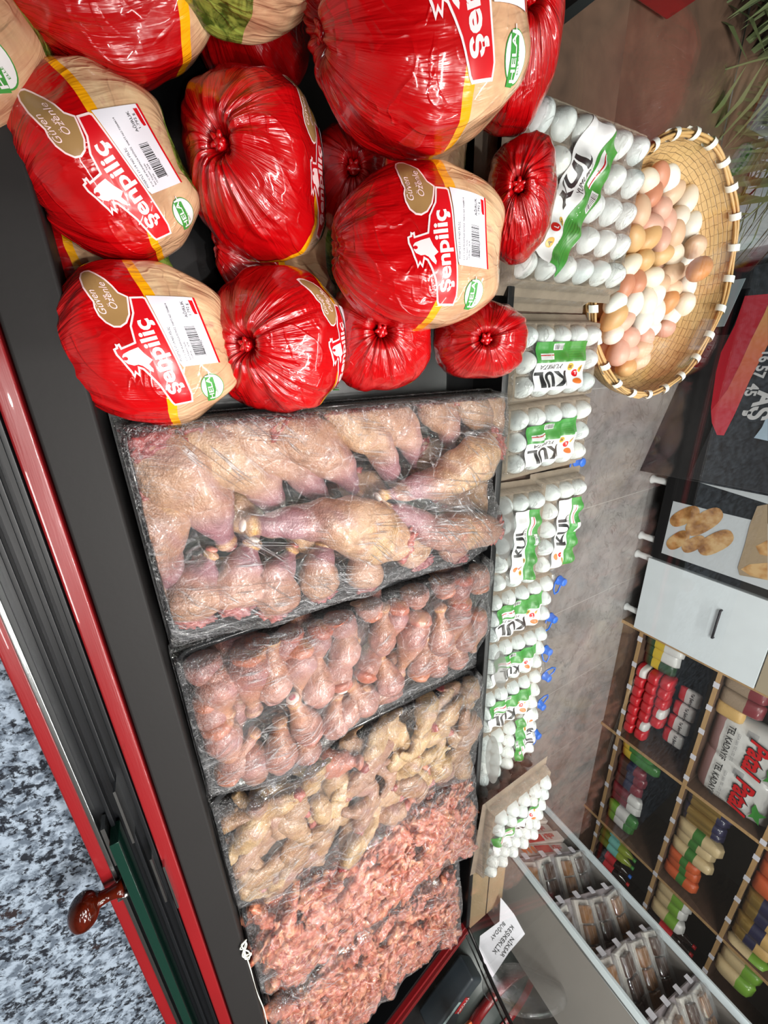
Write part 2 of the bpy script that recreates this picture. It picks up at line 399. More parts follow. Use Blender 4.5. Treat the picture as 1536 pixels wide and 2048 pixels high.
def m_glass():
    t = NT('clear_glass'); fr = schlick(t, None, .06)
    gl = t.n('ShaderNodeBsdfGlossy'); gl.inputs['Roughness'].default_value = .015; tr = t.n('ShaderNodeBsdfTransparent'); tr.inputs[0].default_value = (.95, .975, .965, 1)
    m = t.n('ShaderNodeMixShader'); t.link(fr, m.inputs[0]); t.link(tr.outputs[0], m.inputs[1]); t.link(gl.outputs[0], m.inputs[2]); t.link(m.outputs[0], t.out.inputs[0]); return t.m
M_GLASS = m_glass()
def m_frost():
    t = NT('frosted_film'); tr = t.n('ShaderNodeBsdfTransparent'); di = t.n('ShaderNodeBsdfDiffuse'); di.inputs[0].default_value = (.62, .68, .67, 1)
    m = t.n('ShaderNodeMixShader'); t.link(t.ramp(t.noise(t.coord(), 30, 3), ((.3, .6), (.7, .8))), m.inputs[0]); t.link(tr.outputs[0], m.inputs[1]); t.link(di.outputs[0], m.inputs[2]); t.link(m.outputs[0], t.out.inputs[0]); return t.m
M_FROST = m_frost()
def m_bag():
    t = NT('printed_poultry_bag'); tt = t.attr('tt'); pl = t.attr('pl', True); c = t.coord()
    mp = t.n('ShaderNodeMapping'); t.link(pl, mp.inputs[0]); mp.inputs['Scale'].default_value = (1, 1, .35)
    wr = t.noise(pl, 1.5, 3, .5, .8); wr2 = t.noise(mp.outputs[0], 4.2, 3, .55, .3); cre = t.noise(c, 11, 2, .5, 1.8)
    knotty = t.ramp(tt, ((.0, 1.6), (.30, .25)))
    skin = t.ramp(t.noise(c, 16, 5, .6, .8), ((.3, rgb('#b08466')), (.5, rgb('#c8a27e')), (.62, rgb('#d2b48e')), (.72, rgb('#b87c70'))))
    skin = t.mix(skin, rgb('#b25a58'), t.math('MULTIPLY', t.ramp(t.noise(c, 9, 3), ((.66, 0), (.78, 1))), .5))
    red = t.mix(rgb('#a00307'), rgb('#b8080e'), wr)
    grn = t.mix(rgb('#31521c'), rgb('#8fa348'), t.ramp(t.noise(c, 40, 3, .5, 2), ((.4, 0), (.6, 1))))
    col = t.mix(red, rgb('#e8a010'), t.math('GREATER_THAN', tt, .50)); col = t.mix(col, skin, t.math('GREATER_THAN', tt, .548))
    col = t.mix(col, grn, t.math('GREATER_THAN', tt, .915))
    h = t.math('ADD', t.math('MULTIPLY', wr, 1.0), t.math('MULTIPLY', t.math('MULTIPLY', wr2, knotty), .8))
    h = t.math('ADD', h, t.math('MULTIPLY', t.ramp(cre, ((.46, 0), (.5, 1), (.54, 0))), .16)); h = t.math('ADD', h, t.math('MULTIPLY', t.noise(c, 30, 3), .25))
    t.pbsdf(col, .2, 0, t.bump(h, .6, .006), .8, .5, Coat_Roughness=.06); return t.m
M_BAG = m_bag()
M_BAGRED = plain('red_bag_film', '#b0060c', .2, coat=.6, bump=.5, bscale=60)
def m_skin(name, c1, c2, c3, end=None, red=.0, gb=1.0):
    t = NT(name); tt = t.attr('tt'); c = t.coord(); oi = t.n('ShaderNodeObjectInfo').outputs['Random']
    col = t.mix(rgb(c1), rgb(c2), t.ramp(t.noise(c, 22, 4, .55, .5), ((.35, 0), (.65, 1)))); col = t.mix(col, rgb(c3), t.math('MULTIPLY', oi, .75))
    if end: col = t.mix(col, rgb(end), t.ramp(tt, ((.35, 0), (.62, 1), (.86, 1), (.93, .1))))
    col = t.mix(col, rgb('#d0a860'), t.ramp(tt, ((.86, 0), (.93, .7), (1, .2))) if end else 0.0)
    col = t.mix(col, rgb('#8c2f2b'), t.math('MULTIPLY', t.ramp(t.noise(c, 17, 3, .5, 1), ((.63, 0), (.72, 1))), .35+red))
    col = t.mix(col, rgb('#c8a458'), t.math('MULTIPLY', t.ramp(t.noise(c, 11, 3, .5, .6), ((.56, 0), (.68, 1))), .35)); col = t.mix(col, rgb('#8a6472'), t.math('MULTIPLY', t.ramp(t.noise(c, 8, 3, .5, .6), ((.36, 1), (.46, 0))), .4))
    goose = t.voro(c, 330); h = t.math('ADD', t.math('MULTIPLY', goose, -.35*gb), t.math('MULTIPLY', t.noise(c, 42, 5, .6, .8), 2.0))
    t.pbsdf(col, .36, 0, t.bump(h, .8, .0026), .3, .5, Coat_Roughness=.12, Subsurface_Weight=0.0); return t.m
M_SKIN = m_skin('chicken_skin', '#a4805e', '#c8a684', '#946458', '#8e646a')
M_DRUM = m_skin('drumstick_skin', '#9c6a5c', '#b08070', '#8c5854', '#a67456', .15)
M_WING = m_skin('wing_skin', '#a8875e', '#c6a978', '#8e6254', None, .45)
M_MEAT = m_skin('cut_chicken_meat', '#9c4440', '#c07468', '#7c2428', None, .6, 0)
M_THIGH = m_skin('orange_cut_meat', '#b06a4c', '#c27e60', '#a04c40', None, .2, 0)
def m_scrap():
    t = NT('raw_carcass_meat'); c = t.coord(); oi = t.n('ShaderNodeObjectInfo').outputs['Random']
    n = t.noise(c, 38, 5, .62, 1.4)
    col = t.ramp(n, ((.28, rgb('#5c1a1a')), (.40, rgb('#a04c40')), (.5, rgb('#bc7a60')), (.6, rgb('#cc9470')), (.72, rgb('#d8b488'))))
    col = t.mix(col, rgb('#c9705a'), t.math('MULTIPLY', oi, .45)); col = t.mix(col, rgb('#46161a'), t.ramp(t.noise(c, 20, 3), ((.66, 0), (.76, .8))))
    t.pbsdf(col, .25, 0, t.bump(t.noise(c, 60, 5, .6, 1), .8, .004), .5, .5, Coat_Roughness=.1); return t.m
M_SCRAP = m_scrap()
M_BONE = plain('bone_end', '#e8ddd2', .3, coat=.4)
M_MARROW = plain('marrow', '#a02838', .3, coat=.4)
def m_egg(name, a, b, speck=.0):
    t = NT(name); c = t.coord(); oi = t.n('ShaderNodeObjectInfo').outputs['Random']
    col = t.mix(rgb(a), rgb(b), oi)
    if speck: col = t.mix(col, rgb('#4a3524'), t.ramp(t.noise(c, 120, 2), ((.74, 0), (.78, .8))))
    t.pbsdf(col, .42, 0, t.bump(t.noise(c, 500, 2), .06, .001), 0, .4); return t.m
M_EGGW = m_egg('white_eggshell', '#dfe6e7', '#e8eae8')
M_EGG = {k: m_egg('eggshell_'+k, a, b, .5) for k, (a, b) in dict(cream=('#e3d5c0', '#e9ddd0'), white=('#e8e9e2', '#e2dfd6'), pink=('#d9ab98', '#cf9d8c'), beige=('#cfa98c', '#d8b79c'), tan=('#c99a66', '#d2a878'), brown=('#b87940', '#c48450'), terra=('#c07e62', '#c98a70')).items()}
def m_pulp():
    t = NT('grey_pulp_board'); c = t.coord(); n = t.noise(c, 180, 4)
    t.pbsdf(t.mix(rgb('#6c6054'), rgb('#928474'), t.noise(c, 30, 4)), .85, 0, t.bump(n, .4, .002)); return t.m
M_PULP = m_pulp()
def m_wicker():
    t = NT('woven_bamboo'); c = t.attr('pl', True); sx = t.n('ShaderNodeSeparateXYZ'); t.link(c, sx.inputs[0])
    u, v = sx.outputs[0], sx.outputs[1]
    fu = t.math('FRACT', u); par = t.math('MODULO', t.math('ADD', t.math('FLOOR', u), t.math('FLOOR', v)), 2.0)
    edge = t.math('MAXIMUM', t.ramp(t.math('ABSOLUTE', t.math('SUBTRACT', t.math('FRACT', v), .5)), ((.40, 0), (.49, 1))), t.math('MULTIPLY', t.ramp(t.math('ABSOLUTE', t.math('SUBTRACT', fu, .5)), ((.42, 0), (.49, 1))), par))
    col = t.mix(rgb('#bb9560'), rgb('#d8b784'), t.noise(c, 1.3, 4)); col = t.mix(col, rgb('#4c3820'), t.math('MULTIPLY', edge, .55))
    t.pbsdf(col, .45, 0, t.bump(t.math('SUBTRACT', par, edge), .5, .003)); return t.m
M_WICK = m_wicker()
M_STRAW = plain('bamboo_strip', '#c39c66', .45, bump=.3, bscale=120)
M_WRAPW = plain('white_plastic_wrap_strip', '#dfe2de', .4)
# ------------------------------------------------------------------ the shop
o = boxo('floor', -6, 7, -3, 6, -.05, 0, m_floor()); tag(o, 'grey stone tile shop floor beyond the glass', kind='structure')
o.data.transform(Matrix.Translation(o.location)); o.location = (0, 0, 0)
WALL = plain('grey_brown_wall', '#6b6460', .7)
o = boxo('wall_back', -6, 7, 4.6, 4.7, 0, 3, WALL); tag(o, kind='structure')
o = boxo('wall_right', 6.9, 7, -3, 4.7, 0, 3, WALL); tag(o, kind='structure')
o = boxo('ceiling', -6, 7, -3, 4.7, 3.0, 3.1, plain('off_white_ceiling', '#c9c8c4', .8)); tag(o, kind='structure')
o = boxo('wall_front', -6, 7, -3.1, -3.0, 0, 3, plain('light_shop_wall', '#cfcdc8', .7)); tag(o, kind='structure')
o = boxo('wall_left', -6.1, -6, -3, 4.7, 0, 3, WALL); tag(o, kind='structure')
# display counter: black well, charcoal ledge, red lacquer strips, sliding-door tracks
ctr = empty('display_counter', (.6, .2, 0)); tag(ctr, 'black chilled display counter with red lacquered rear frame and sliding-door tracks', 'display counter')
def part(name, x0, x1, y0, y1, z0, z1, mat, bevel=0, parent=None):
    p = parent or ctr; L = Matrix.Translation(-p.location)
    return MB().box(x0, x1, y0, y1, z0, z1, L).build(name, mat, p, bevel=bevel)
XL, XR = -1.1, 2.12
part('well_floor', XL, 1.885, -.05, .606, .70, .772, M_BLACK)
part('counter_body', XL, 1.885, -.19, .606, .08, .70, M_BLACKM)
part('rear_ledge', XL, XR, -.108, -.052, .70, .90, M_CHAR, .004)
part('red_strip', XL, XR, -.130, -.110, .70, .903, M_RED, .003)
part('track_bed', XL, XR, -.190, -.130, .70, .885, M_RAIL)
for y, h in ((-.134, .903), (-.152, .897), (-.170, .897), (-.188, .903)):
    part('track_rib', XL, XR, y-.0028, y+.0028, .885, h, M_RAIL if h < .9 else M_CHROME if y < -.18 else M_RAIL, .001)
part('red_strip', XL, XR, -.2085, -.191, .70, .897, M_RED, .003)
part('front_channel', XL, 1.895, .606, .624, .10, .855, M_BLACK, .003)
ends = [((-.148, .60), (-.143, .70)), ((-.176, .55), (-.171, .64)), ((-.128, .71), (-.124, .80))]
for y, x in (( -.150, .600), (-.138, .76), (-.120+-.006, .79)):
    t = MB().box(x-.05, x+.06, y-.0015, y+.0015, .885, .915, Matrix.Translation(-ctr.location)).build('track_end_clip', M_CHROME, ctr)
# the angled right-hand end of the counter, red and black
A = Vector((1.900, .600)); B = Vector((2.105, .304)); dA = (B-A).normalized(); nA = Vector((-dA.y, dA.x))   # nA points to +x side
ang = math.atan2(dA.y, dA.x); ME = Matrix.Translation((A.x, A.y, 0)) @ Matrix.Rotation(ang, 4, 'Z')
Lc = Matrix.Translation(-ctr.location)
MB().box(-.01, .62, -.016, .0, .70, .835, Lc @ ME).build('end_frame', M_BLACK, ctr, bevel=.002)
MB().box(-.01, .62, .0, .012, .70, .85, Lc @ ME).build('end_frame', M_RED, ctr, bevel=.002)
MB().box(-.01, .62, .0155, .034, .70, .858, Lc @ ME).build('end_frame', M_RED, ctr, bevel=.002)
# front glass and its curved black end seam
g = boxo('front_glass', -1.1, 1.895, .612, .618, .845, 1.62, M_GLASS); tag(g, 'large clear glass pane standing along the front of the counter', 'glass pane')
gp = empty('side_glass', (1.897, .617, .85)); tag(gp, 'clear glass pane with black curved seam at the angled counter end', 'glass pane')
seam = [Vector((0, 0, 0))*1.15, Vector((.03, .0, .05)), Vector((.05, -.005, .11)), Vector((.06, -.012, .18)), Vector((.062, -.02, .27)), Vector((.06, -.03, .40))]
MB().tube([catmull(seam, i/20) for i in range(21)], .006, 8).build('seam', M_BLACK, gp, True)
MB().tube([catmull(seam, i/20)+Vector((.022, -.012, 0)) for i in range(21)], .003, 6).build('seam', M_BLACK, gp, True)
v = []; 
for i in range(9):
    p = catmull(seam, i/8); v += [p+Vector((.004, -.004, 0)), p+Vector((dA.x*.5, dA.y*.5, 0))]
mk('pane', v, [(2*i, 2*i+1, 2*i+3, 2*i+2) for i in range(8)], M_GLASS, gp)
# sliding door stub with wooden knob
dr = empty('sliding_door', (.63, -.168, .90)); tag(dr, 'dark green glass sliding door in the rear track with brown wooden knob', 'sliding door')
MB().box(0, .95, -.006, .006, -.01, .026).build('door_glass', M_DGLASS, dr, bevel=.001)
MB().box(-.02, .06, -.0125, -.0075, -.012, .012).build('edge_profile', M_CHROME, dr)
kn = MB(); pr = []
K = Vector((.105, -.012, .015))
stem = [(0, .013), (.008, .0105), (.018, .0085), (.028, .0095), (.034, .013)]
MB().tube([K+Vector((0, -a, 0)) for a, r in stem], [r for a, r in stem], 20).build('knob', M_KNOB, dr, True)
vv, ff = blob(K+Vector((.002, -.050, .004)), .0195, .03, 1, 3, 4, (1.45, 1.0, 1.15), Matrix.Rotation(-.15, 3, 'Z'))
mk('knob', vv, ff, M_KNOB, dr)
MB().tube([K+Vector((.022, .004, -.004)), K+Vector((.022, -.012, -.004))], .006, 12).build('knob_screw', M_CHROME, dr, True)
# granite worktop on the seller's side
gr = boxo('granite_worktop', -1.1, 2.4, -1.0, -.211, .80, .850, M_GRAN, bevel=.004); tag(gr, 'black and white speckled granite worktop behind the counter', 'worktop')
o = boxo('worktop_base', -1.1, 2.4, -1.0, -.23, .0, .80, M_BLACKM); tag(o, 'dark base cabinet under the granite worktop', 'cabinet')
# outer ledge on the customer side
lg = empty('customer_ledge', (.5, .76, 0)); tag(lg, 'tan wooden ledge along the customer side holding the egg cartons', 'ledge')
Ll = Matrix.Translation(-lg.location)
MB().box(-1.0, .545, .630, .955, .750, .780, Ll).box(.545, 1.60, .630, .868, .750, .780, Ll).build('ledge_top', M_WOODD, lg, bevel=.003)
MB().box(-1.0, 1.58, .68, .82, .0, .750, Ll).build('ledge_base', M_WOODD, lg)

# unseen board added above the counter to shade the bags nearest the seller
hb_ = boxo('shade_board', -1.3, .02, -.9, .33, 1.58, 1.60, M_BLACKM); tag(hb_, 'unseen dark board added over the counter to shade the bags below', 'board')
# ------------------------------------------------------------------ bagged whole chickens
def q(cx, cy):   # artwork is drafted on a grid of 9440 units to the metre
    return (-(cy-973)/9440, -(cx-501)/9440)
OUT = [(375, 930), (240, 968), (232, 925), (205, 935), (185, 925), (186, 962), (152, 975), (160, 1040), (195, 1110), (222, 1180), (245, 1230), (265, 1300), (293, 1250), (325, 1295), (345, 1205), (372, 1220), (420, 1300), (480, 1410), (555, 1630), (580, 1668), (800, 1662), (815, 1560), (760, 1180), (690, 800), (628, 500), (600, 482), (468, 480), (450, 640), (385, 770)]
HEAD = [(398, 985), (300, 1010), (235, 1035), (214, 1060), (222, 1110), (245, 1140), (300, 1165), (345, 1160), (385, 1180), (425, 1225), (470, 1260), (478, 1225), (450, 1170), (500, 1130), (440, 1060)]
BADGE = [(130, 182), (90, 200), (68, 260), (72, 360), (100, 450), (122, 505), (112, 560), (125, 640), (170, 715), (235, 768), (300, 775), (370, 740), (425, 660), (448, 560), (462, 478), (425, 455), (385, 430), (350, 360), (300, 290), (230, 225), (180, 186)]
HEL = [(985, 1690), (993, 1560), (997, 1390), (1100, 1405), (1105, 1560), (1075, 1690)]
ST = .006
def qs(P): return [q(*p) for p in P]
rot = math.atan2(.09, 1)
def qtext(s, hgt, cx, cy, rotdeg=0, **k):
    x, y = q(cx, cy); return text2d(s, hgt/9440, x, y, math.radians(rotdeg), step=ST, **k)
ART = {}
ART['o'] = poly2d(qs(OUT), ST); ART['r'] = poly2d(inset(qs(OUT), .0022), ST); ART['h'] = poly2d(qs(HEAD), ST)
ART['eye'] = ell2d(*q(240, 1085), .002, .0026, 12)
ART['w'] = qtext('şenpiliç', 175, 700, 1525, 8.5, bold=.028, sx=1.12)
ART['bo'] = poly2d(qs(BADGE), ST); ART['b'] = poly2d(inset(qs(BADGE), .0018), ST)
ART['bt'] = join2d([qtext('Güven', 70, 222, 640, 12, shear=.4), qtext('ve', 40, 268, 500, 12, shear=.4), qtext('Özenle', 70, 338, 600, 12, shear=.4)])
ART['hr'] = ell2d(*q(1073, 1520), .0168, .0155, 28, ST); ART['hw'] = ell2d(*q(1073, 1520), .0158, .0145, 28, ST)
ART['hg'] = poly2d(qs(HEL), ST); ART['ht'] = qtext('HELAL', 62, 1077, 1672, 3, bold=.02, sx=1.35); ART['hs'] = qtext('ELLE KESİM', 24, 1135, 1620, 12)
LAB = [(632, 478), (1108, 520), (1222, 1246), (790, 1240), (768, 1200)]
ART['l'] = poly2d(qs(LAB), ST); ART['le'] = poly2d(qs([(1104, 520), (1128, 522), (1242, 1248), (1218, 1246)]), ST)
bars = []; rb = random.Random(3); y = 822
while y < 1130:
    h = rb.choice((4, 4, 7, 10)); k = (y-822)/308
    bars.append(poly2d(qs([(925+35*k, y), (1040+48*k, y), (1040+48*k, y+h), (925+35*k, y+h)]))); y += h+rb.choice((4, 6, 9))
ART['lb'] = join2d(bars+[qtext('POŞETLİ 17-19 NO PİLİÇ', 24, 800, 1180, 5), qtext('0 +3 °C DE MUHAFAZA EDİNİZ  PARTİ NO 72068614', 19, 862, 1185, 5), qtext('Son Tüketim Tarihi', 19, 902, 1180, 5), qtext('15.04.26     16:34', 19, 935, 1170, 5), qtext('AĞIRLIK', 34, 1000, 725, 5), qtext('1.792 g', 32, 1045, 710, 5), qtext('2 845680 617924', 18, 1095, 1150, 5)])
ART['ls'] = poly2d(qs([(1050, 548), (1095, 552), (1118, 695), (1085, 695), (1070, 660)]))
def bag(px, py, z, k, n, L, W, T, label, full=True, seed=0, knot=True, sc=1.0, bulge=0, off=(0, 0), pull=.0):
    k = Vector(k).normalized(); n = Vector(n); n = (n-k*n.dot(k)).normalized(); xa = k.cross(n)
    c = at(px, py, z); M = Matrix((xa, k, n)).transposed().to_4x4(); M.translation = c
    root = empty('chicken_bag', mat=M); tag(root, label, 'bagged chicken', 'whole chickens in red printed bags')
    NT_, NP = 72, 120; vs = []; tt = []; pl = []; so = Vector((seed*5.1, seed*2.3, seed*1.1)); rs = random.Random(seed)
    ph = [rs.uniform(0, 6.28) for _ in range(6)]
    for i in range(NT_+1):
        t = i/NT_; s = 1-math.cos(t*math.pi); s = s/2          # denser rings at both ends
        if knot: prof = max(0, 1-abs(1-2*s)**2.5)**.56 if s > .5 else (max(0, 1-(1-2*s)**2.15))**.60
        else: prof = max(0, 1-abs(1-2*s)**3)**.5
        prof *= 1-.10*max(0, s-.55)
        y = L*(.5-s)
        if knot: y -= .030*math.exp(-(prof/.16)**2)*(1 if s < .5 else 0)       # the gathered end is drawn in
        for j in range(NP):
            a = 2*math.pi*j/NP; ca, sa = math.cos(a), math.sin(a); e = .76
            x = math.copysign(abs(ca)**e, ca)*W/2*prof; zz = math.copysign(abs(sa)**e, sa)*T/2*prof
            d = Vector((x, 0, zz)); 
            lumps = .085*noise.noise(Vector((ca*1.1, sa*1.1, s*3.0))+so)+.04*noise.noise(Vector((ca*2.6, sa*2.6, s*6))+so)
            wz = math.exp(-prof/.42) if s < .5 else .35*math.exp(-prof/.3)
            tw = a+.5*noise.noise(Vector((ca, sa, s*4))+so)
            ple = (abs(math.sin(tw*6.5+ph[0]))+.6*abs(math.sin(tw*11+ph[1]))+.35*math.sin(tw*23+ph[2])-.9)
            cre = -abs(noise.noise(Vector((ca*2.2, sa*2.2, s*1.2))+so*1.3))*.07
            f = 1+lumps+wz*ple*.10+cre*(1.3-s)
            p = Vector((x*f, y+wz*ple*.006, zz*f))
            if s > .5:   # the two drumstick bumps at the clear end
                p.y -= .016*math.exp(-((abs(x)/W-.27)/.12)**2)*(s-.5)*2
            vs.append(p); wv = .035*math.cos(a+1.9)+.015*math.sin(3*a+ph[3])+.012*noise.noise(Vector((ca*3, sa*3, 0))+so)
            tt.append(s+wv+bulge); pl.append((ca*3, sa*3, s*1.6+seed))
    fs = []
    for i in range(NT_):
        for j in range(NP): fs.append((i*NP+j, (i+1)*NP+j, (i+1)*NP+(j+1) % NP, i*NP+(j+1) % NP))
    mk('plastic_wrap', vs, fs, M_BAG, root, True, {'tt': tt, 'pl': pl})
    if knot:
        yk = L*.5-.030
        kb = MB(); kb.tube([Vector((.0015*math.sin(i*1.9), yk-.008+i*.0042, .001*math.cos(i*2.3))) for i in range(8)], [.010, .006, .0045, .0065, .0075, .0065, .0075, .003], 10)
        for i in range(5):
            a = i*1.256+ph[4]; kb.tube([Vector((0, yk+.012, 0)), Vector((.005*math.cos(a), yk+.019, .005*math.sin(a))), Vector((.0085*math.cos(a), yk+.021, .0085*math.sin(a)))], [.003, .0035, .0016], 6)
        kb.build('knot', M_BAGRED, root, True)
    if full:
        bvh = BVHTree.FromPolygons(vs, fs); S2 = Matrix.Scale(sc, 2)
        def put(nm, key, off_, mat):
            v, f = ART[key]; v = [(a*sc+off[0], b*sc+off[1]) for a, b in v]; return lay(nm, (v, f), bvh, off_, mat, root, zmax=.3, fallback=T*.3)
        lg_ = put('logo_outline', 'o', .0007, M_PRINTP); put('logo_panel', 'r', .0011, M_REDP); 
        put('logo_rooster', 'h', .0015, M_PRINTP); put('logo_rooster', 'eye', .0019, M_REDP); put('logo_text', 'w', .0015, M_PRINTP)
        put('badge_outline', 'bo', .0009, M_PRINTP); put('badge', 'b', .0013, M_GOLD); put('badge_text', 'bt', .0017, M_PRINTP)
        put('certificate_ring', 'hr', .0007, M_GREENP); put('certificate_face', 'hw', .0010, M_PRINTW); put('certificate_bar', 'hg', .0013, M_GREENP)
        put('certificate_text', 'ht', .0017, M_PRINTW); put('certificate_text', 'hs', .0014, M_GREENP)
        if full == True:
            put('price_label', 'l', .0019, M_PAPER); put('price_label_edge', 'le', .0021, M_REDP); put('price_label_print', 'lb', .0023, M_BLACKP); put('price_label_mark', 'ls', .0023, M_REDP)
    return root
BAGS = [
 dict(px=212.2, py=350.1, z=0.865, k=(.40, -.92, -.05), n=(.30, .05, .95), L=0.1541, W=0.1606, T=0.1253, label='red bagged chicken at the counter ledge, its price label half shaded, nearest the frame edge', seed=1, sc=0.783),
 dict(px=296.9, py=696.4, z=0.865, k=(.10, -1, -.02), n=(0, 0, 1), L=0.1876, W=0.1801, T=0.1405, label='red bagged chicken beside the ledge and the leg-quarter tray, label reading 1.792 g', seed=2, sc=0.879),
 dict(px=553.5, py=690.2, z=0.865, k=(.02, -.72, .69), n=(0, .69, .72), L=0.17, W=0.1765, T=0.1783, label='knotted red chicken bag touching the upper end of the leg-quarter tray', seed=3, sc=0.861, off=(0, -.01)),
 dict(px=517.9, py=342.8, z=0.865, k=(.02, -.70, .71), n=(.05, .71, .70), L=0.18, W=0.1777, T=0.1538, label='large knotted red chicken bag beside the half-shaded label bag, logo on its far flank', seed=4, sc=0.867, off=(0, -.015)),
 dict(px=832.7, py=506.5, z=0.955, k=(-.02, -.86, -.22), n=(.0, -.30, .9), L=0.2254, W=0.188, T=0.1466, label='bagged chicken with fully visible logo, lying on top near the glass', seed=5, sc=0.917),
 dict(px=833.7, py=43.1, z=1, k=(.22, -.9, -.15), n=(.15, -.38, .88), L=0.2294, W=0.215, T=0.1677, label='topmost and largest bagged chicken, its logo cut off by the frame', seed=6, sc=1.05, off=(.005, 0)),
 dict(px=758.5, py=670.7, z=0.875, k=(-.03, -.45, .9), n=(0, .9, .45), L=0.15, W=0.1637, T=0.1532, label='small knotted red chicken bag squeezed under the fully visible logo bag', seed=7, full=2, sc=0.799, off=(0, -.02)),
 dict(px=958.8, py=683.3, z=0.915, k=(-.02, -.55, .83), n=(0, .83, .55), L=0.15, W=0.1148, T=0.1494, label='all-red knotted chicken bag by the glass, beside the three-row egg cartons', seed=8, full=False, bulge=-.2),
 dict(px=1039.9, py=403.1, z=0.94, k=(.0, -.75, .66), n=(0, .66, .75), L=0.15, W=0.1488, T=0.0954, label='all-red chicken bag with radiating creases against the glass by the thirty-egg carton', seed=9, full=False, bulge=-.3),
 dict(px=1026.7, py=65.8, z=0.95, k=(.1, -.5, .85), n=(0, .85, .5), L=0.16, W=0.19, T=0.1117, label='all-red chicken bag wedged behind the topmost bag against the glass', seed=10, full=False, bulge=-.4),
 dict(px=705.9, py=370.5, z=0.845, k=(.02, -.42, .9), n=(0, .9, .42), L=0.14, W=0.1257, T=0.1033, label='small dark knotted bag in the gap between the two larger chicken bags', seed=11, full=False, bulge=-.1),
 dict(px=165.7, py=-123.5, z=0.895, k=(.35, -.92, -.05), n=(.25, 0, .97), L=0.2, W=0.19, T=0.1482, label='red bagged chicken behind the half-shaded label bag, only its yellow band and stamp in view', seed=12, full=2, sc=0.927, off=(.05, 0), bulge=-.17),
 dict(px=481.5, py=-35.5, z=0.83, k=(.1, -.6, .78), n=(0, .78, .6), L=0.17, W=0.18, T=0.1404, label='shaded all-red chicken bag behind the large knotted bag', seed=13, full=False, bulge=-.4),
 dict(px=-235, py=20, z=0.88, k=(.35, -.92, -.1), n=(.2, 0, .97), L=0.2, W=0.18, T=.16, label='chicken bag mostly outside the picture corner beside the ledge', seed=14, full=2, sc=0.878),
 dict(px=455, py=-215, z=0.96, k=(.0, .85, .0), n=(.1, -.2, .95), L=0.18, W=0.16, T=.14, label='chicken bag with a green printed end, peeking in behind the shaded red bag', seed=15, full=False, bulge=.45),
 dict(px=560, py=500, z=0.8, k=(0, -.9, .2), n=(0, .2, .9), L=0.2, W=0.2, T=.05, label='dim chicken bag at the bottom of the pile under the knotted bags', seed=16, full=False, bulge=.1),
 dict(px=170, py=520, z=0.8, k=(.2, -.9, 0), n=(0, 0, 1), L=0.18, W=0.14, T=.05, label='dim chicken bag at the bottom between the two label bags', seed=17, full=False, bulge=.1),
 dict(px=840, py=330, z=0.8, k=(0, -.9, 0), n=(0, 0, 1), L=0.18, W=0.22, T=.05, label='chicken bag at the bottom of the pile under the topmost bags', seed=18, full=False),
]
for b in BAGS: bag(**b)
# ------------------------------------------------------------------ wrapped trays of chicken pieces
M_TRAY = plain('smoky_clear_tray', '#3a3c3e', .16, 0, .5)
def tray(x0, x1, y0, y1, label, skew=0):
    cx, cy = (x0+x1)/2, (y0+y1)/2
    root = empty('meat_tray', (cx, cy, .775)); tag(root, label, 'meat tray', 'film-wrapped trays of raw chicken in the counter')
    hx, hy = (x1-x0)/2, (y1-y0)/2; r = .03
    def loop(dx, z, rr):
        out = []
        for sx, sy, a0 in ((1, 1, 0), (-1, 1, 90), (-1, -1, 180), (1, -1, 270)):
            for k in range(5):
                a = math.radians(a0+k*22.5); out.append(Vector((sx*(hx+dx-rr)+rr*math.cos(a), sy*(hy+dx-rr)+rr*math.sin(a), z)))
        return out
    loops = [loop(-.030, 0, .02), loop(-.026, .004, .022), loop(-.012, .045, r), loop(-.009, .052, r), loop(.0, .053, r), loop(.001, .049, r), loop(-.006, .047, r), loop(-.02, .002, .025), loop(-.03, -.002, .02)]
    vs = [p for l in loops for p in l]; n = 20; fs = []
    for i in range(len(loops)-1):
        for k in range(n): fs.append((i*n+k, i*n+(k+1) % n, (i+1)*n+(k+1) % n, (i+1)*n+k))
    fs.append(tuple(range(n))); mk('tray_shell', vs, fs, M_TRAY, root, True)
    return dict(root=root, x0=x0, x1=x1, y0=y0, y1=y1, V=[], F=[])
def put_piece(T, name, vs, fs, mat, tt, label, cat, grp, extras=()):
    def press(v):       # pieces are pressed inwards by the tray wall and the film
        v = Vector(v); m = .010
        for k, lo, hi in ((0, T['x0']+m, T['x1']-m), (1, T['y0']+m, T['y1']-m)):
            if v[k] < lo: v[k] = lo-(lo-v[k])*.08
            elif v[k] > hi: v[k] = hi+(v[k]-hi)*.08
        return v
    vs = [press(v) for v in vs]; extras = [(a_, [press(v) for v in b_], c_, d_) for a_, b_, c_, d_ in extras]
    n = len(T['V']); T['V'] += [Vector(v) for v in vs]; T['F'] += [tuple(i+n for i in f) for f in fs]
    lv, c = centred(vs); o = mk(name, lv, fs, mat, None, True, {'tt': tt} if tt else None, c); tag(o, label, cat, grp)
    for nm, ev, ef, em in extras:
        n = len(T['V']); T['V'] += [Vector(v) for v in ev]; T['F'] += [tuple(i+n for i in f) for f in ef]
        mk(nm, [Vector(v)-c for v in ev], ef, em, o, True, {'tt': [0.0]*len(ev)})
    return o
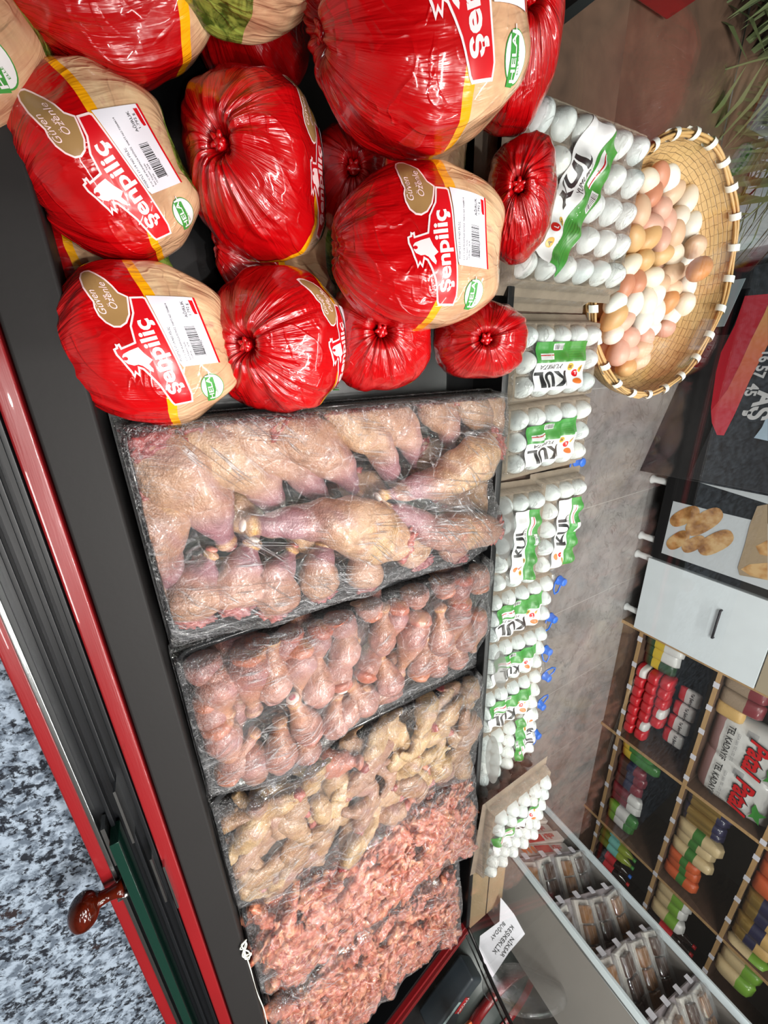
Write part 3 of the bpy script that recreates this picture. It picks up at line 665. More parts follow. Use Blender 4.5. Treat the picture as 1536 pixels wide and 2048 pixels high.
def film(T, mat, slack=.004, seed=0, step=.0055, iters=90, sag=.5):
    bvh = BVHTree.FromPolygons(T['V'], T['F'])
    x0, x1, y0, y1 = T['x0']-.003, T['x1']+.003, T['y0']-.003, T['y1']+.003; rim = .829
    nx = int((x1-x0)/step)+1; ny = int((y1-y0)/step)+1; H = np.full((nx+1, ny+1), .79)
    for i in range(nx+1):
        for j in range(ny+1):
            h = bvh.ray_cast(Vector((x0+(x1-x0)*i/nx, y0+(y1-y0)*j/ny, 1.4)), Vector((0, 0, -1)))
            if h[0] is not None: H[i, j] = h[0].z
    base = H+.0008; base[0, :] = base[-1, :] = rim; base[:, 0] = base[:, -1] = rim
    edge = np.full_like(H, .70); edge[:2, :] = edge[-2:, :] = rim; edge[:, :2] = edge[:, -2:] = rim
    base = np.maximum(base, edge); Z = np.maximum(base, rim-.004)
    for k in range(iters):
        P = np.pad(Z, 1, mode='edge'); B = (P[:-2, 1:-1]+P[2:, 1:-1]+P[1:-1, :-2]+P[1:-1, 2:])/4
        Z = np.maximum(B, base) if k < iters-6 else np.maximum(Z*.5+B*.5, base)
    Z[0, :] = Z[-1, :] = rim; Z[:, 0] = Z[:, -1] = rim
    vs = []; ed = []; r = T['root'].location
    for i in range(nx+1):
        for j in range(ny+1):
            x = x0+(x1-x0)*i/nx; y = y0+(y1-y0)*j/ny; d = min(i, nx-i, j, ny-j)
            wz = .003*noise.noise(Vector((x*18, y*60, seed)))+.0024*noise.noise(Vector(((x+y)*70, (x-y)*14, seed)))+.005*math.exp(-d/5)*noise.noise(Vector((x*45, y*45, seed)))
            ed.append(math.exp(-max(0, d-2)/4.5))
            vs.append(Vector((x, y, Z[i, j]+.0012+max(0, wz)*1.0*min(1, d/3)))-r)
    fs = [(i*(ny+1)+j, (i+1)*(ny+1)+j, (i+1)*(ny+1)+j+1, i*(ny+1)+j+1) for i in range(nx) for j in range(ny)]
    # film folded down around the rim
    ring = [(i, 0) for i in range(nx+1)]+[(nx, j) for j in range(1, ny+1)]+[(i, ny) for i in range(nx-1, -1, -1)]+[(0, j) for j in range(ny-1, 0, -1)]
    b0 = len(vs); m = len(ring)
    for lev, (dx, dz) in enumerate(((.002, -.006), (.0, -.022), (-.006, -.046))):
        for k, (i, j) in enumerate(ring):
            p = vs[i*(ny+1)+j]; c = Vector((p.x, p.y, 0)); sx = (1 if i == nx else -1 if i == 0 else 0); sy = (1 if j == ny else -1 if j == 0 else 0)
            wz = .0018*math.sin(k*1.3+seed)*(lev)
            vs.append(p+Vector((sx*(dx+wz), sy*(dx+wz), dz)))
    for k in range(m):
        a = ring[k][0]*(ny+1)+ring[k][1]; b = ring[(k+1) % m][0]*(ny+1)+ring[(k+1) % m][1]
        fs.append((a, b, b0+(k+1) % m, b0+k))
        for lev in range(2): fs.append((b0+lev*m+k, b0+lev*m+(k+1) % m, b0+(lev+1)*m+(k+1) % m, b0+(lev+1)*m+k))
    ed += [1.0]*(len(vs)-len(ed))
    return mk('cling_film', vs, fs, mat, T['root'], True, {'ed': ed})
# --- tray 1: whole leg quarters --------------------------------------------------
T1 = tray(.058, .406, -.040, .602, 'film-wrapped tray of whole chicken leg quarters beside the chicken bags')
def leg(hp, ap, zh, za, wd, seed, label, flip=1, fore=0):
    h = at(*hp, zh); a = at(*ap, za); d = a-h; L = d.length; t = d.normalized(); sd = Vector((-t.y, t.x, 0)).normalized()*flip
    kn = h+d*.52+sd*L*.10+Vector((0, 0, .006)); s = wd*.90
    ctrl = [(h, .030*s, .020*s), (h+(kn-h)*.35+Vector((0, 0, .004)), .048*s, .030*s), (h+(kn-h)*.75, .046*s, .031*s), (kn+(a-kn)*.10, .036*s, .029*s), (kn+(a-kn)*.38, .029*s, .026*s), (kn+(a-kn)*.68, .019*s, .018*s), (kn+(a-kn)*.88, .0125*s, .0125*s), (a, .0155*s, .014*s)]
    vs, fs, tt = loft(ctrl, 44, 28, amp=.0085, freq=17, seed=seed)
    up = Vector((0, 0, 1)); ex = []
    cv, cf = blob(h-t*.004*s+up*.004, .025*s, .6, 2.6, seed, 4, (.7, 1.2, .7), Matrix.Rotation(math.atan2(t.y, t.x), 3, 'Z')); ex.append(('cut_meat', cv, cf, M_MEAT))
    bv, bf = blob(a+t*.010*s, .010*s, .12, 2, seed, 2, (.5, 1, 1), Matrix.Rotation(math.atan2(t.y, t.x), 3, 'Z')); ex.append(('bone_end', bv, bf, M_MEAT if seed % 2 else M_BONE))
    put_piece(T1, 'chicken_quarter', vs, fs, M_SKIN, tt, label, 'chicken leg', 'leg quarters in the first wrapped tray', ex)
g1 = 'whole chicken leg '
legs = [((300, 895), (455, 1085), .870, .850, 1.15, 'lying nearest the ledge and the chicken bags', 1), ((395, 868), (560, 1035), .868, .845, 1.05, 'second from the ledge in the bag-side row', 1),
 ((455, 842), (650, 1008), .872, .845, .95, 'third from the ledge in the bag-side row', 1), ((560, 852), (715, 985), .880, .850, .95, 'fourth from the ledge in the bag-side row, bloody spot on the skin', 1),
 ((670, 812), (790, 965), .875, .850, .85, 'fifth from the ledge in the bag-side row, cut bone showing', 1), ((750, 805), (830, 940), .868, .845, .8, 'sixth from the ledge in the bag-side row', 1),
 ((850, 790), (905, 900), .870, .850, .85, 'seventh from the ledge in the bag-side row, dark red cut face', 1), ((915, 795), (985, 890), .868, .85, .75, 'eighth from the ledge in the bag-side row', 1),
 ((975, 790), (1005, 890), .862, .85, .7, 'reddish one in the corner by the glass and the bags', 1),
 ((985, 890), (765, 990), .895, .885, 1.05, 'on top by the glass, ankle at the tray centre', 1), ((985, 1060), (765, 1008), .885, .885, .95, 'on top by the glass with a yellow ankle', 1),
 ((800, 1085), (500, 1052), .895, .885, 1.15, 'largest, lying across the middle of the tray', -1),
 ((385, 1225), (420, 1110), .862, .860, 1.0, 'yellowish, second from the ledge in the drumstick-side row', 1), ((470, 1205), (505, 1090), .866, .860, 1.0, 'with slit yellowish skin, third from the ledge in the drumstick-side row', 1),
 ((545, 1215), (585, 1100), .866, .855, .95, 'pale grey, fourth from the ledge in the drumstick-side row', 1), ((640, 1180), (650, 1090), .860, .85, .9, 'fifth from the ledge in the drumstick-side row', 1),
 ((730, 1165), (740, 1080), .856, .85, .85, 'partly under the largest leg, drumstick-side row', 1), ((840, 1120), (800, 1020), .858, .85, .85, 'beside the yellow-ankle leg near the glass', 1),
 ((915, 1115), (890, 1020), .858, .85, .8, 'in the glass-side corner next to the drumstick tray', 1),
 ((300, 985), (345, 1190), .860, .855, 1.1, 'blurred behind creased film along the ledge side', -1), ((290, 1120), (330, 1240), .845, .84, .9, 'low in the corner by the ledge and the drumstick tray', 1)]
for i, (hp, ap, zh, za, wd, lb, fl) in enumerate(legs): leg(hp, ap, zh, za, wd, i+1, g1+lb, fl)
und = [(640, 1020), (700, 960), (590, 1040), (880, 985), (930, 960), (400, 1130), (450, 1000), (840, 900)]
for i, (x, y) in enumerate(und): leg((x, y), (x+60, y+90), .82, .815, .85, 30+i, g1+'in the bottom layer, '+ordn(i)+' of those glimpsed between the upper ones', 1)
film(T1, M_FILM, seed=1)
# --- tray 2: drumsticks ------------------------------------------------------------
T2 = tray(.420, .738, -.045, .602, 'film-wrapped tray of chicken drumsticks between the leg tray and the wing tray')
def drum(f, t_, zf, zt, s, seed, label, cap=0, T=None):
    a = at(*f, zf); b = at(*t_, zt); d = b-a; L = d.length
    if L < .085: b = a+d.normalized()*.085; d = b-a
    if L > .14: b = a+d.normalized()*.14; d = b-a
    t = d.normalized()
    ctrl = [(a, .017*s, .017*s), (a+d*.14, .0275*s, .026*s), (a+d*.34, .0285*s, .027*s), (a+d*.58, .0205*s, .020*s), (a+d*.80, .0115*s, .0115*s), (a+d*.92, .0105*s, .0105*s), (b, .013*s, .012*s)]
    vs, fs, tt = loft(ctrl, 26, 18, amp=.0036, freq=32, seed=seed); ex = []
    R = t.to_track_quat('X', 'Z').to_matrix()
    if cap:
        cv, cf = blob(a-t*.001, .0245*s, .14, 2.0, seed, 3, (.62, 1, 1), R); ex.append(('cut_meat', cv, cf, M_THIGH))
        if cap == 2:
            cv, cf = blob(a-t*.0145*s, .011*s, .15, 2, seed, 2, (.45, 1, 1), R); ex.append(('bone_end', cv, cf, M_BONE))
    if cap == 3:
        cv, cf = blob(b+t*.009*s, .0115*s, .05, 2, seed, 2, (.4, 1, 1), R); ex.append(('bone_end', cv, cf, M_BONE))
        cv, cf = blob(b+t*.0125*s, .0062*s, .05, 2, seed, 2, (.4, 1, 1), R); ex.append(('marrow', cv, cf, M_MARROW))
    put_piece(T, 'drumstick', vs, fs, M_DRUM, tt, label, 'chicken drumstick', 'drumsticks in the second wrapped tray', ex)
D2 = [((497, 1305), (508, 1420), .868, .862, 1.1, 1), ((547, 1395), (545, 1280), .872, .868, 1.0, 0), ((600, 1295), (600, 1385), .868, .862, 1.0, 1), ((637, 1400), (636, 1305), .874, .868, 1.0, 0),
 ((620, 1465), (588, 1402), .868, .888, .95, 3), ((435, 1450), (470, 1530), .862, .858, 1.0, 1), ((560, 1530), (560, 1440), .862, .862, 1.05, 0), ((667, 1465), (672, 1400), .868, .862, .95, 0),
 ((690, 1325), (690, 1250), .874, .868, 1.0, 0), ((762, 1300), (768, 1215), .872, .868, .95, 0), ((672, 1232), (708, 1280), .866, .86, .9, 1), ((682, 1368), (668, 1300), .882, .85, .85, 2),
 ((730, 1350), (745, 1290), .880, .85, .85, 1), ((838, 1238), (798, 1345), .872, .866, 1.05, 1), ((882, 1300), (878, 1215), .874, .868, 1.0, 0), ((920, 1205), (900, 1290), .870, .864, 1.0, 1),
 ((932, 1290), (912, 1215), .868, .862, 1.0, 0), ((957, 1172), (950, 1110), .862, .858, .9, 1), ((955, 1228), (945, 1300), .860, .856, .85, 1), ((922, 1158), (905, 1215), .866, .86, .95, 1),
 ((890, 1180), (870, 1120), .862, .858, .9, 1), ((835, 1205), (815, 1140), .864, .858, .95, 0), ((795, 1215), (780, 1270), .862, .856, .9, 1), ((745, 1225), (720, 1180), .858, .852, .85, 1),
 ((738, 1412), (700, 1370), .862, .858, 1.1, 0), ((785, 1378), (760, 1310), .864, .858, 1.0, 0), ((675, 1441), (720, 1390), .860, .862, 1.0, 0), ((837, 1345), (850, 1280), .866, .86, .95, 1),
 ((875, 1340), (860, 1280), .862, .858, .95, 0), ((916, 1328), (900, 1270), .858, .854, .9, 0), ((430, 1345), (455, 1430), .862, .858, 1.05, 0), ((415, 1400), (440, 1490), .850, .85, .95, 1),
 ((455, 1545), (500, 1480), .852, .852, .95, 1), ((500, 1500), (520, 1580), .858, .846, .95, 0), ((620, 1525), (600, 1460), .852, .852, .95, 0), ((640, 1260), (620, 1330), .862, .856, .9, 1),
 ((580, 1265), (560, 1330), .860, .852, .9, 1), ((510, 1270), (480, 1340), .856, .85, .85, 1), ((400, 1310), (420, 1390), .852, .848, .9, 0)]
lanes = {}
for i, d in enumerate(D2):
    p = at(*d[0], d[2]); lane = 0 if p.x < .52 else 1 if p.x < .635 else 2; lanes.setdefault(lane, []).append((p.y, i))
LB = {}
for ln, nm in ((0, 'along the edge by the leg tray'), (1, 'down the middle of its tray'), (2, 'along the edge by the wing tray')):
    for r_, (y, i) in enumerate(sorted(lanes.get(ln, []))): LB[i] = (r_, nm)
for i, (f, t_, zf, zt, s, cap) in enumerate(D2):
    r_, nm = LB[i]; look = {0: 'smooth-skinned', 1: 'orange-capped', 2: 'white-tipped', 3: 'marrow-showing'}[cap]
    drum(f, t_, zf, zt, s*1.1, i+50, f'{look} drumstick, {ordn(r_)} from the ledge {nm}', cap, T2)
rr = random.Random(5)
for i in range(16):
    x = .45+.085*(i % 4)+rr.uniform(-.01, .01); y = .02+.155*(i//4)+rr.uniform(-.02, .02); a = rr.uniform(0, 6.28)
    p = Vector((x, y, .812)); qd = Vector((math.cos(a), math.sin(a), 0))*.05
    vs, fs, tt = loft([(p-qd, .018, .018), (p-qd*.5, .027, .022), (p+qd*.2, .024, .02), (p+qd*.8, .011, .011), (p+qd*1.1, .013, .012)], 16, 14, amp=.002, freq=30, seed=i)
    put_piece(T2, 'drumstick', vs, fs, M_DRUM, tt, f'drumstick in the bottom layer, {ordn(i//4)} from the ledge, {ordn(i%4)} from the leg tray', 'chicken drumstick', 'drumsticks in the second wrapped tray')
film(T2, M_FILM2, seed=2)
# --- tray 3: wings -------------------------------------------------------------------
T3 = tray(.752, 1.075, -.048, .602, 'film-wrapped tray of yellowish chicken wings between drumsticks and carcass meat')
def wing(c, a, s, seed, kind, tilt=0):
    R = Matrix.Rotation(a, 3, 'Z') @ Matrix.Rotation(tilt, 3, 'Y')
    def P(x, y, z): return Vector(c)+R @ Vector((x*s, y*s, z*s))
    if kind == 0:   # flat with tip
        ctrl = [(P(-.042, -.006, 0), .014*s, .010*s), (P(-.02, .002, .004), .025*s, .012*s), (P(.008, .008, .005), .027*s, .012*s), (P(.034, .004, .002), .017*s, .010*s), (P(.048, -.006, 0), .013*s, .009*s), (P(.060, -.028, -.004), .008*s, .006*s)]
    elif kind == 1: # drumette
        ctrl = [(P(-.034, 0, 0), .020*s, .016*s), (P(-.016, .004, .004), .029*s, .021*s), (P(.01, .002, .003), .022*s, .017*s), (P(.031, -.002, 0), .012*s, .010*s), (P(.042, -.004, 0), .014*s, .011*s)]
    else:           # bent whole wing
        ctrl = [(P(-.055, .03, 0), .015*s, .013*s), (P(-.03, .018, .006), .021*s, .016*s), (P(0, -.012, .004), .014*s, .012*s), (P(.02, -.02, .002), .017*s, .012*s), (P(.045, .004, .004), .018*s, .011*s), (P(.062, .022, 0), .010*s, .008*s), (P(.085, .03, -.005), .005*s, .005*s)]
    return loft(ctrl, 24, 16, amp=.0065, freq=38, seed=seed)
rr = random.Random(11); W3 = []
for j in range(12):
    for i in range(5): W3.append((.785+.064*i+rr.uniform(-.014, .014)+(.016 if j % 2 else -.01), -.01+.053*j+rr.uniform(-.012, .012), .842+rr.uniform(0, .022)-.010*(i in (0, 4))+.008*math.sin(i*2.1+j), i, j))
for k, (x, y, z, i, j) in enumerate(W3):
    kind = rr.choice((0, 0, 1, 2)); vs, fs, tt = wing((min(max(x, .80), 1.03), min(max(y, 0), .555), z), rr.uniform(0, 6.28), rr.uniform(1.0, 1.25), k+100, kind, rr.uniform(-.5, .5))
    look = ('flat wing piece', 'stubby drumette', 'bent whole wing')[kind]
    ex = []
    if rr.random() < .5:
        c0 = sum((Vector(v) for v in vs[:16]), Vector())/16; cv, cf = blob(c0, .0125, .5, 2.4, k, 2); ex = [('cut_meat', cv, cf, M_MEAT)]
    put_piece(T3, 'chicken_wing', vs, fs, M_WING if rr.random() > .08 else M_THIGH, tt, f'{look} in the wing tray, {ordn(j)} from the ledge, {ordn(i)} from the drumstick tray', 'chicken wing', 'wings in the third wrapped tray', ex)
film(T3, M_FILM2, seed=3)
# --- trays 4 and 5: carcass meat ---------------------------------------------------
T4 = tray(1.088, 1.430, -.045, .604, 'film-wrapped tray of pink carcass meat beside the wing tray')
T5 = tray(1.445, 1.850, -.045, .560, 'film-wrapped tray of pink carcass meat in the far corner, white string on its ledge side')
var = []
for s in range(9):
    if s % 3 == 0: vs, fs = blob((0, 0, 0), .030, .55, 2.0, s+5, 4, (1.5, .8, .7))
    elif s % 3 == 1: vs, fs = blob((0, 0, 0), .032, .75, 2.6, s+5, 4, (1.1, 1.0, .6))
    else:
        vs, fs, _ = loft([(Vector((-.06, 0, 0)), .010, .010), (Vector((-.03, .008, .004)), .016, .014), (Vector((0, -.004, .006)), .013, .012), (Vector((.03, .006, .002)), .015, .013), (Vector((.055, -.004, 0)), .009, .009)], 26, 16, amp=.009, freq=45, seed=s)
    me = bpy.data.meshes.new('carcass_piece'); me.from_pydata([tuple(v) for v in vs], [], fs); me.polygons.foreach_set('use_smooth', [True]*len(me.polygons)); me.materials.append(M_SCRAP); var.append((me, vs, fs))
rr = random.Random(21)
def scrap(T, nx, ny, nm, first):
    for lay_ in range(2):
        for i in range(nx):
            for j in range(ny):
                me, vs, fs = rr.choice(var); hx = (T['x1']-T['x0'])-.09; hy = (T['y1']-T['y0'])-.09
                x = T['x0']+.045+hx*(i+.5*(j % 2)*.6)/(nx-.7)+rr.uniform(-.01, .01); y = T['y0']+.045+hy*j/(ny-1)+rr.uniform(-.01, .01)
                x = min(x, T['x1']-.045)
                z = .815+.040*lay_+rr.uniform(-.003, .008)+.012*math.sin(math.pi*i/(nx-1))*lay_
                M = Matrix.Translation((x, y, z)) @ Matrix.Rotation(rr.uniform(0, 6.28), 4, 'Z') @ Matrix.Rotation(rr.uniform(-.5, .5), 4, 'X') @ Matrix.Rotation(rr.uniform(-.3, .3), 4, 'Y') @ Matrix.Scale(rr.uniform(.85, 1.15), 4)
                o = bpy.data.objects.new('carcass_piece', me); COL.objects.link(o); o.matrix_world = M
                tag(o, f'{("lower", "upper")[lay_]} lump of raw carcass meat, {ordn(j)} from the ledge, {ordn(i)} across the {nm} tray', 'raw meat', 'carcass meat in the '+nm+' tray')
                n = len(T['V']); T['V'] += [M @ Vector(v) for v in vs]; T['F'] += [tuple(a+n for a in f) for f in fs]
scrap(T4, 5, 12, 'fourth', 0); scrap(T5, 6, 10, 'corner', 0)
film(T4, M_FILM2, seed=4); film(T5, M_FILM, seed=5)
# string bundle lying on the corner tray
sp = []; base = at(490, 1895, .900)
for k in range(90):
    a = k/90*6.283*5; u = math.sin(a*.5+.3)*.030; wv = math.sin(a)*.0055+.0015*math.sin(a*2.3)
    sp.append(Vector((u*1.0+.004*math.sin(a*.7), wv+.002*math.cos(a*1.7), .002+.0035*abs(math.sin(a*.9)))))
tail = [at(500, 1935, .895)-base, at(512, 1980, .885)-base, at(528, 2020, .88)-base, at(536, 2060, .875)-base]
sp = sp+[catmull([sp[-1]]+tail, i/14) for i in range(1, 15)]
o = MB().tube(sp, .00125, 6).build('string', plain('white_string', '#dfe4d8', .5), None, True); o.location = base; o.rotation_euler = (0, 0, 0)
tag(o, 'bundled white string lying on the film of the corner tray', 'string')
# ------------------------------------------------------------------ egg cartons and eggs
EGGS = 0
def egg_verts(n=18, m=16):
    vs = []
    for i in range(m+1):
        t = math.pi*i/m; z = -math.cos(t); r = math.sin(t)*(1-.13*z)
        for k in range(n): vs.append(Vector((.0218*r*math.cos(2*math.pi*k/n), .0218*r*math.sin(2*math.pi*k/n), .0285*z)))
    fs = [(i*n+k, i*n+(k+1) % n, (i+1)*n+(k+1) % n, (i+1)*n+k) for i in range(m) for k in range(n)]
    return vs, fs
EV, EF = egg_verts()
def egg_mesh(mat):
    me = bpy.data.meshes.new('egg'); me.from_pydata([tuple(v) for v in EV], [], EF); me.polygons.foreach_set('use_smooth', [True]*len(me.polygons)); me.materials.append(mat); return me
ME_W = egg_mesh(M_EGGW); ME_E = {k: egg_mesh(m) for k, m in M_EGG.items()}

def pulp(nx, ny, p):
    vs = []; st = 7; NX = nx*st; NY = ny*st; ex = 3
    for i in range(-ex, NX+ex+1):
        for j in range(-ex, NY+ex+1):
            u = i/st; v = j/st; x = (u-nx/2)*p; y = (v-ny/2)*p
            inside = 0 <= u <= nx and 0 <= v <= ny
            if inside:
                a = abs(math.sin(math.pi*u)); b = abs(math.sin(math.pi*v)); z = .041*(1-max(0, a*b)**.5)
                if (0 < i < NX) and (0 < j < NY) : pass
                z = max(z, 0)
            else: z = .020-.004*max(-i, i-NX, -j, j-NY)
            vs.append(Vector((x+.0006*noise.noise(Vector((x*200, y*200, 1))), y, z)))
    n2 = NY+2*ex+1; n1 = NX+2*ex+1
    fs = [(i*n2+j, (i+1)*n2+j, (i+1)*n2+j+1, i*n2+j+1) for i in range(n1-1) for j in range(n2-1)]
    return vs, fs
rl = random.Random(2)
def carton(c, nx, ny, rz, desc, tiltx=0, tilty=0, pitch=.05, band=None, bdir=1, skip=(), shift=0, upv=0, big=False, film_=True, eggs=True):
    """c: centre of the carton's underside"""
    M = Matrix.Translation(c) @ Matrix.Rotation(tilty, 4, 'Y') @ Matrix.Rotation(tiltx, 4, 'X') @ Matrix.Rotation(rz, 4, 'Z')
    root = empty('egg_carton', mat=M); tag(root, desc[0], 'egg carton', 'shrink-wrapped cartons of white eggs')
    pv, pf = pulp(nx, ny, pitch); mk('pulp_tray', pv, pf, M_PULP, root, True)
    AV = list(pv); AF = list(pf)
    for i in range(nx):
        for j in range(ny):
            if (i, j) in skip: continue
            x = (i+.5-nx/2)*pitch; y = (j+.5-ny/2)*pitch
            L = Matrix.Translation((x, y, .034+rl.uniform(-.001, .0015))) @ Matrix.Rotation(rl.uniform(-.12, .12), 4, 'X') @ Matrix.Rotation(rl.uniform(-.12, .12), 4, 'Y') @ Matrix.Rotation(rl.uniform(0, 6), 4, 'Z') @ Matrix.Scale(rl.uniform(1.0, 1.07), 4)
            if eggs:
                o = bpy.data.objects.new('egg', ME_W); COL.objects.link(o); o.matrix_world = M @ L
                tag(o, f'white egg {ordn(i)} from bag end, {ordn(j)} from glass in {desc[1]}', 'egg', 'white eggs in shrink-wrapped cartons')
            n = len(AV); AV += [L @ v for v in EV]; AF += [tuple(a+n for a in f) for f in EF]
    if not film_: return root
    bvh = BVHTree.FromPolygons(AV, AF); hx = nx*pitch/2+.010; hy = ny*pitch/2+.010; N1 = int(2*hx/.0042); N2 = int(2*hy/.0042); H = np.full((N1+1, N2+1), .012)
    for i in range(N1+1):
        for j in range(N2+1):
            h = bvh.ray_cast(Vector((-hx+2*hx*i/N1, -hy+2*hy*j/N2, .2)), Vector((0, 0, -1)))
            if h[0] is not None: H[i, j] = max(h[0].z, .012)
    B0 = H+.0004; Z = B0.copy()
    for k in range(26):
        P = np.pad(Z, 1, mode='edge'); Z = np.maximum((P[:-2, 1:-1]+P[2:, 1:-1]+P[1:-1, :-2]+P[1:-1, 2:])/4, B0)
        Z[0, :] = Z[-1, :] = .010; Z[:, 0] = Z[:, -1] = .010
    fv = [Vector((-hx+2*hx*i/N1, -hy+2*hy*j/N2, Z[i, j]+.0006+.0006*noise.noise(Vector((i*.4, j*.9, nx))))) for i in range(N1+1) for j in range(N2+1)]
    ff = [(i*(N2+1)+j, (i+1)*(N2+1)+j, (i+1)*(N2+1)+j+1, i*(N2+1)+j+1) for i in range(N1) for j in range(N2)]
    mk('shrink_wrap', fv, ff, M_SHRINK, root, True)
    if band:
        fb = BVHTree.FromPolygons(fv, ff); x0, y0, length, width, ang = band; ca, sa = math.cos(ang), math.sin(ang)
        def tr(art): return ([(x0+x*ca-y*sa, y0+x*sa+y*ca) for x, y in art[0]], art[1])
        L2 = length/2; ww = width; st = .005; k = ww/.095
        lb = lay('label', tr(rect2d(-L2, L2, -ww/2, ww/2, st)), fb, .0007, M_PRINTW, root, .2, .05)
        lay('label_band', tr(rect2d(-L2, L2, -ww/2, -ww*.08, st)), fb, .0011, M_GREENP, lb, .2, .05)
        h = .030*k
        lay('label_text', tr(text2d('KUL', h, -L2*.28, ww*.12, 0, bold=.035, sx=1.25, step=st)), fb, .0012, M_BLACKP, lb, .2, .05)
        lay('label_text', tr(text2d('YUMURTA', .0095*k, L2*.0, -ww*.04, 0, shear=.2, step=st)), fb, .0013, M_BLACKP, lb, .2, .05)
        art = [rect2d(L2*.28, L2*.80, -ww*.27, -ww*.14, st), rect2d(L2*.0, L2*.30, -ww*.46, -ww*.33, st)]
        lay('label_table', tr(join2d(art)), fb, .0014, M_PRINTW, lb, .2, .05)
        lay('label_table_line', tr(rect2d(L2*.28, L2*.80, -ww*.24, -ww*.22, st)), fb, .0017, M_REDP, lb, .2, .05)
        bars = [rect2d(L2*.02+i*.0026*k, L2*.02+i*.0026*k+rl.choice((.0008, .0014))*k, -ww*.45, -ww*.34) for i in range(int(L2*.26/(.0026*k)))]
        lay('label_barcode', tr(join2d(bars)), fb, .0017, M_BLACKP, lb, .2, .05)
        lines = [rect2d(-L2*.92, -L2*.25, -ww*(.14+.05*i), -ww*(.125+.05*i), st) for i in range(6)]
        lay('label_small_print', tr(join2d(lines)), fb, .0014, M_GREEND, lb, .2, .05)
        for (ex, ey, m_, s_) in ((-L2*.40, .03, M_YELP, '30'), (-L2*.58, .17, M_REDP, 'L'), (-L2*.76, .08, M_YELP, 'A')):
            lay('label_seal', tr(ell2d(ex, ww*ey, .0075*k, .0075*k, 16, st)), fb, .0014, m_, lb, .2, .05)
            lay('label_seal_text', tr(text2d(s_, .007*k, ex, ww*ey-.0035*k, 0, 'CENTER', bold=.02)), fb, .0018, M_PRINTW if s_ == 'L' else M_BLACKP, lb, .2, .05)
        lay('label_picture', tr(ell2d(-L2*.62, ww*.34, .010*k, .006*k, 16, st)), fb, .0014, M_ORANGEP, lb, .2, .05)
    return root
PI = math.pi
ZT = .829
g15 = '15'
# thirty-egg carton on top of another one, beside the basket
LOW = [(i, j) for i in range(4) for j in range(6)]
carton(Vector((-.255, .746, .843)), 5, 6, -.01, ('large thirty-egg carton next to the wicker basket, label running slantwise', 'large slant-labelled carton'), tiltx=.02, tilty=.03, band=(-.005, -.036, .23, .09, 2.62))
carton(Vector((-.240, .742, .782)), 5, 6, .0, ('egg carton underneath the large thirty-egg carton', 'carton under the large one'), skip=LOW)
carton(Vector((.007, .802, .786)), 3, 5, .01, ('fifteen-egg carton nearest the red bags, label upside down', 'fifteen-egg carton nearest the bags'), tiltx=.03, band=(.010, -.005, .160, .098, -PI/2))
carton(Vector((.172, .803, .784)), 3, 5, .04, ('fifteen-egg carton, second from the bags along the glass', 'carton second from the bags'), tiltx=.05, tilty=.03, band=(.008, -.005, .160, .092, -PI/2+.05))
carton(Vector((.423, .718, .788)), 5, 3, -.05, ('fifteen-egg carton against the glass, label facing sideways', 'glass-side carton of the pair'), tiltx=.05, tilty=-.03, band=(.01, .018, .185, .075, PI))
carton(Vector((.418, .877, .786)), 5, 3, -.03, ('fifteen-egg carton on the outer edge of the ledge, beside the glass-side one', 'outer carton of the pair'), band=(.02, .016, .195, .085, PI))
for x, y, rz, b_, nm, nm2 in ((.630, .757, -.02, .098, 'just past the side-by-side pair', 'just past the pair'), (.790, .757, -.10, .075, 'beside the shorter frosted patch', 'by shorter frosted patch'), (.950, .757, -.06, .09, 'between the two frosted patches', 'between the frosted patches')):
    carton(Vector((x, y, .782)), 3, 5, rz, (f'slightly turned fifteen-egg carton {nm}', f'carton {nm2}'), band=(.010, -.012, .17, b_, -PI/2), pitch=.0475)
carton(Vector((1.137, .765, .782)), 4, 5, .02, ('egg carton behind the longer frosted patch, label at its outer side', 'carton behind longer frosted patch'), band=(-.01, .06, .17, .075, .05))
carton(Vector((1.345, .765, .782)), 4, 5, .0, ('egg carton half covered by the tilted end carton', 'half-covered carton before the last'), film_=True)
carton(Vector((1.375, .742, .868)), 6, 5, -.04, ('raised thirty-egg carton at the far end of the ledge by the boxed pastries', 'raised carton at ledge end'), tiltx=-.04, tilty=.05, band=(-.035, -.02, .2, .065, -PI/2+.2))
# wicker basket of village eggs on a stool
BC = Vector((-.175, 1.160, .830)); RX, RY, DEP = .276, .250, .130
bk = empty('wicker_basket', BC); tag(bk, 'shallow woven bamboo basket with white-bound rim, full of village eggs', 'basket')
vs = []; pl = []; fs = []; NR, NA = 22, 72
tilt = Matrix.Rotation(.10, 3, 'X')
for i in range(NR+1):
    s = i/NR; r = math.sin(s*math.pi/2)**.85; z = -DEP*math.cos(s*math.pi/2)**.8 if s < 1 else 0
    for k in range(NA):
        a = 2*PI*k/NA; wv = .0022*(1 if (k//2+i) % 2 else -1)*(s > .15)
        vs.append(tilt @ Vector(((RX+wv)*r*math.cos(a), (RY+wv)*r*math.sin(a), z))); pl.append((k/1.0, s*26, 0))
for i in range(NR):
    for k in range(NA): fs.append((i*NA+k, i*NA+(k+1) % NA, (i+1)*NA+(k+1) % NA, (i+1)*NA+k))
sh = mk('basket_body', vs, fs, M_WICK, bk, True, {'pl': pl}); so_ = sh.modifiers.new('thick', 'SOLIDIFY'); so_.thickness = .004; so_.offset = 1
def rimp(a, dr=0, dz=0): return tilt @ Vector(((RX+dr)*math.cos(a), (RY+dr)*math.sin(a), dz))
rm = MB()
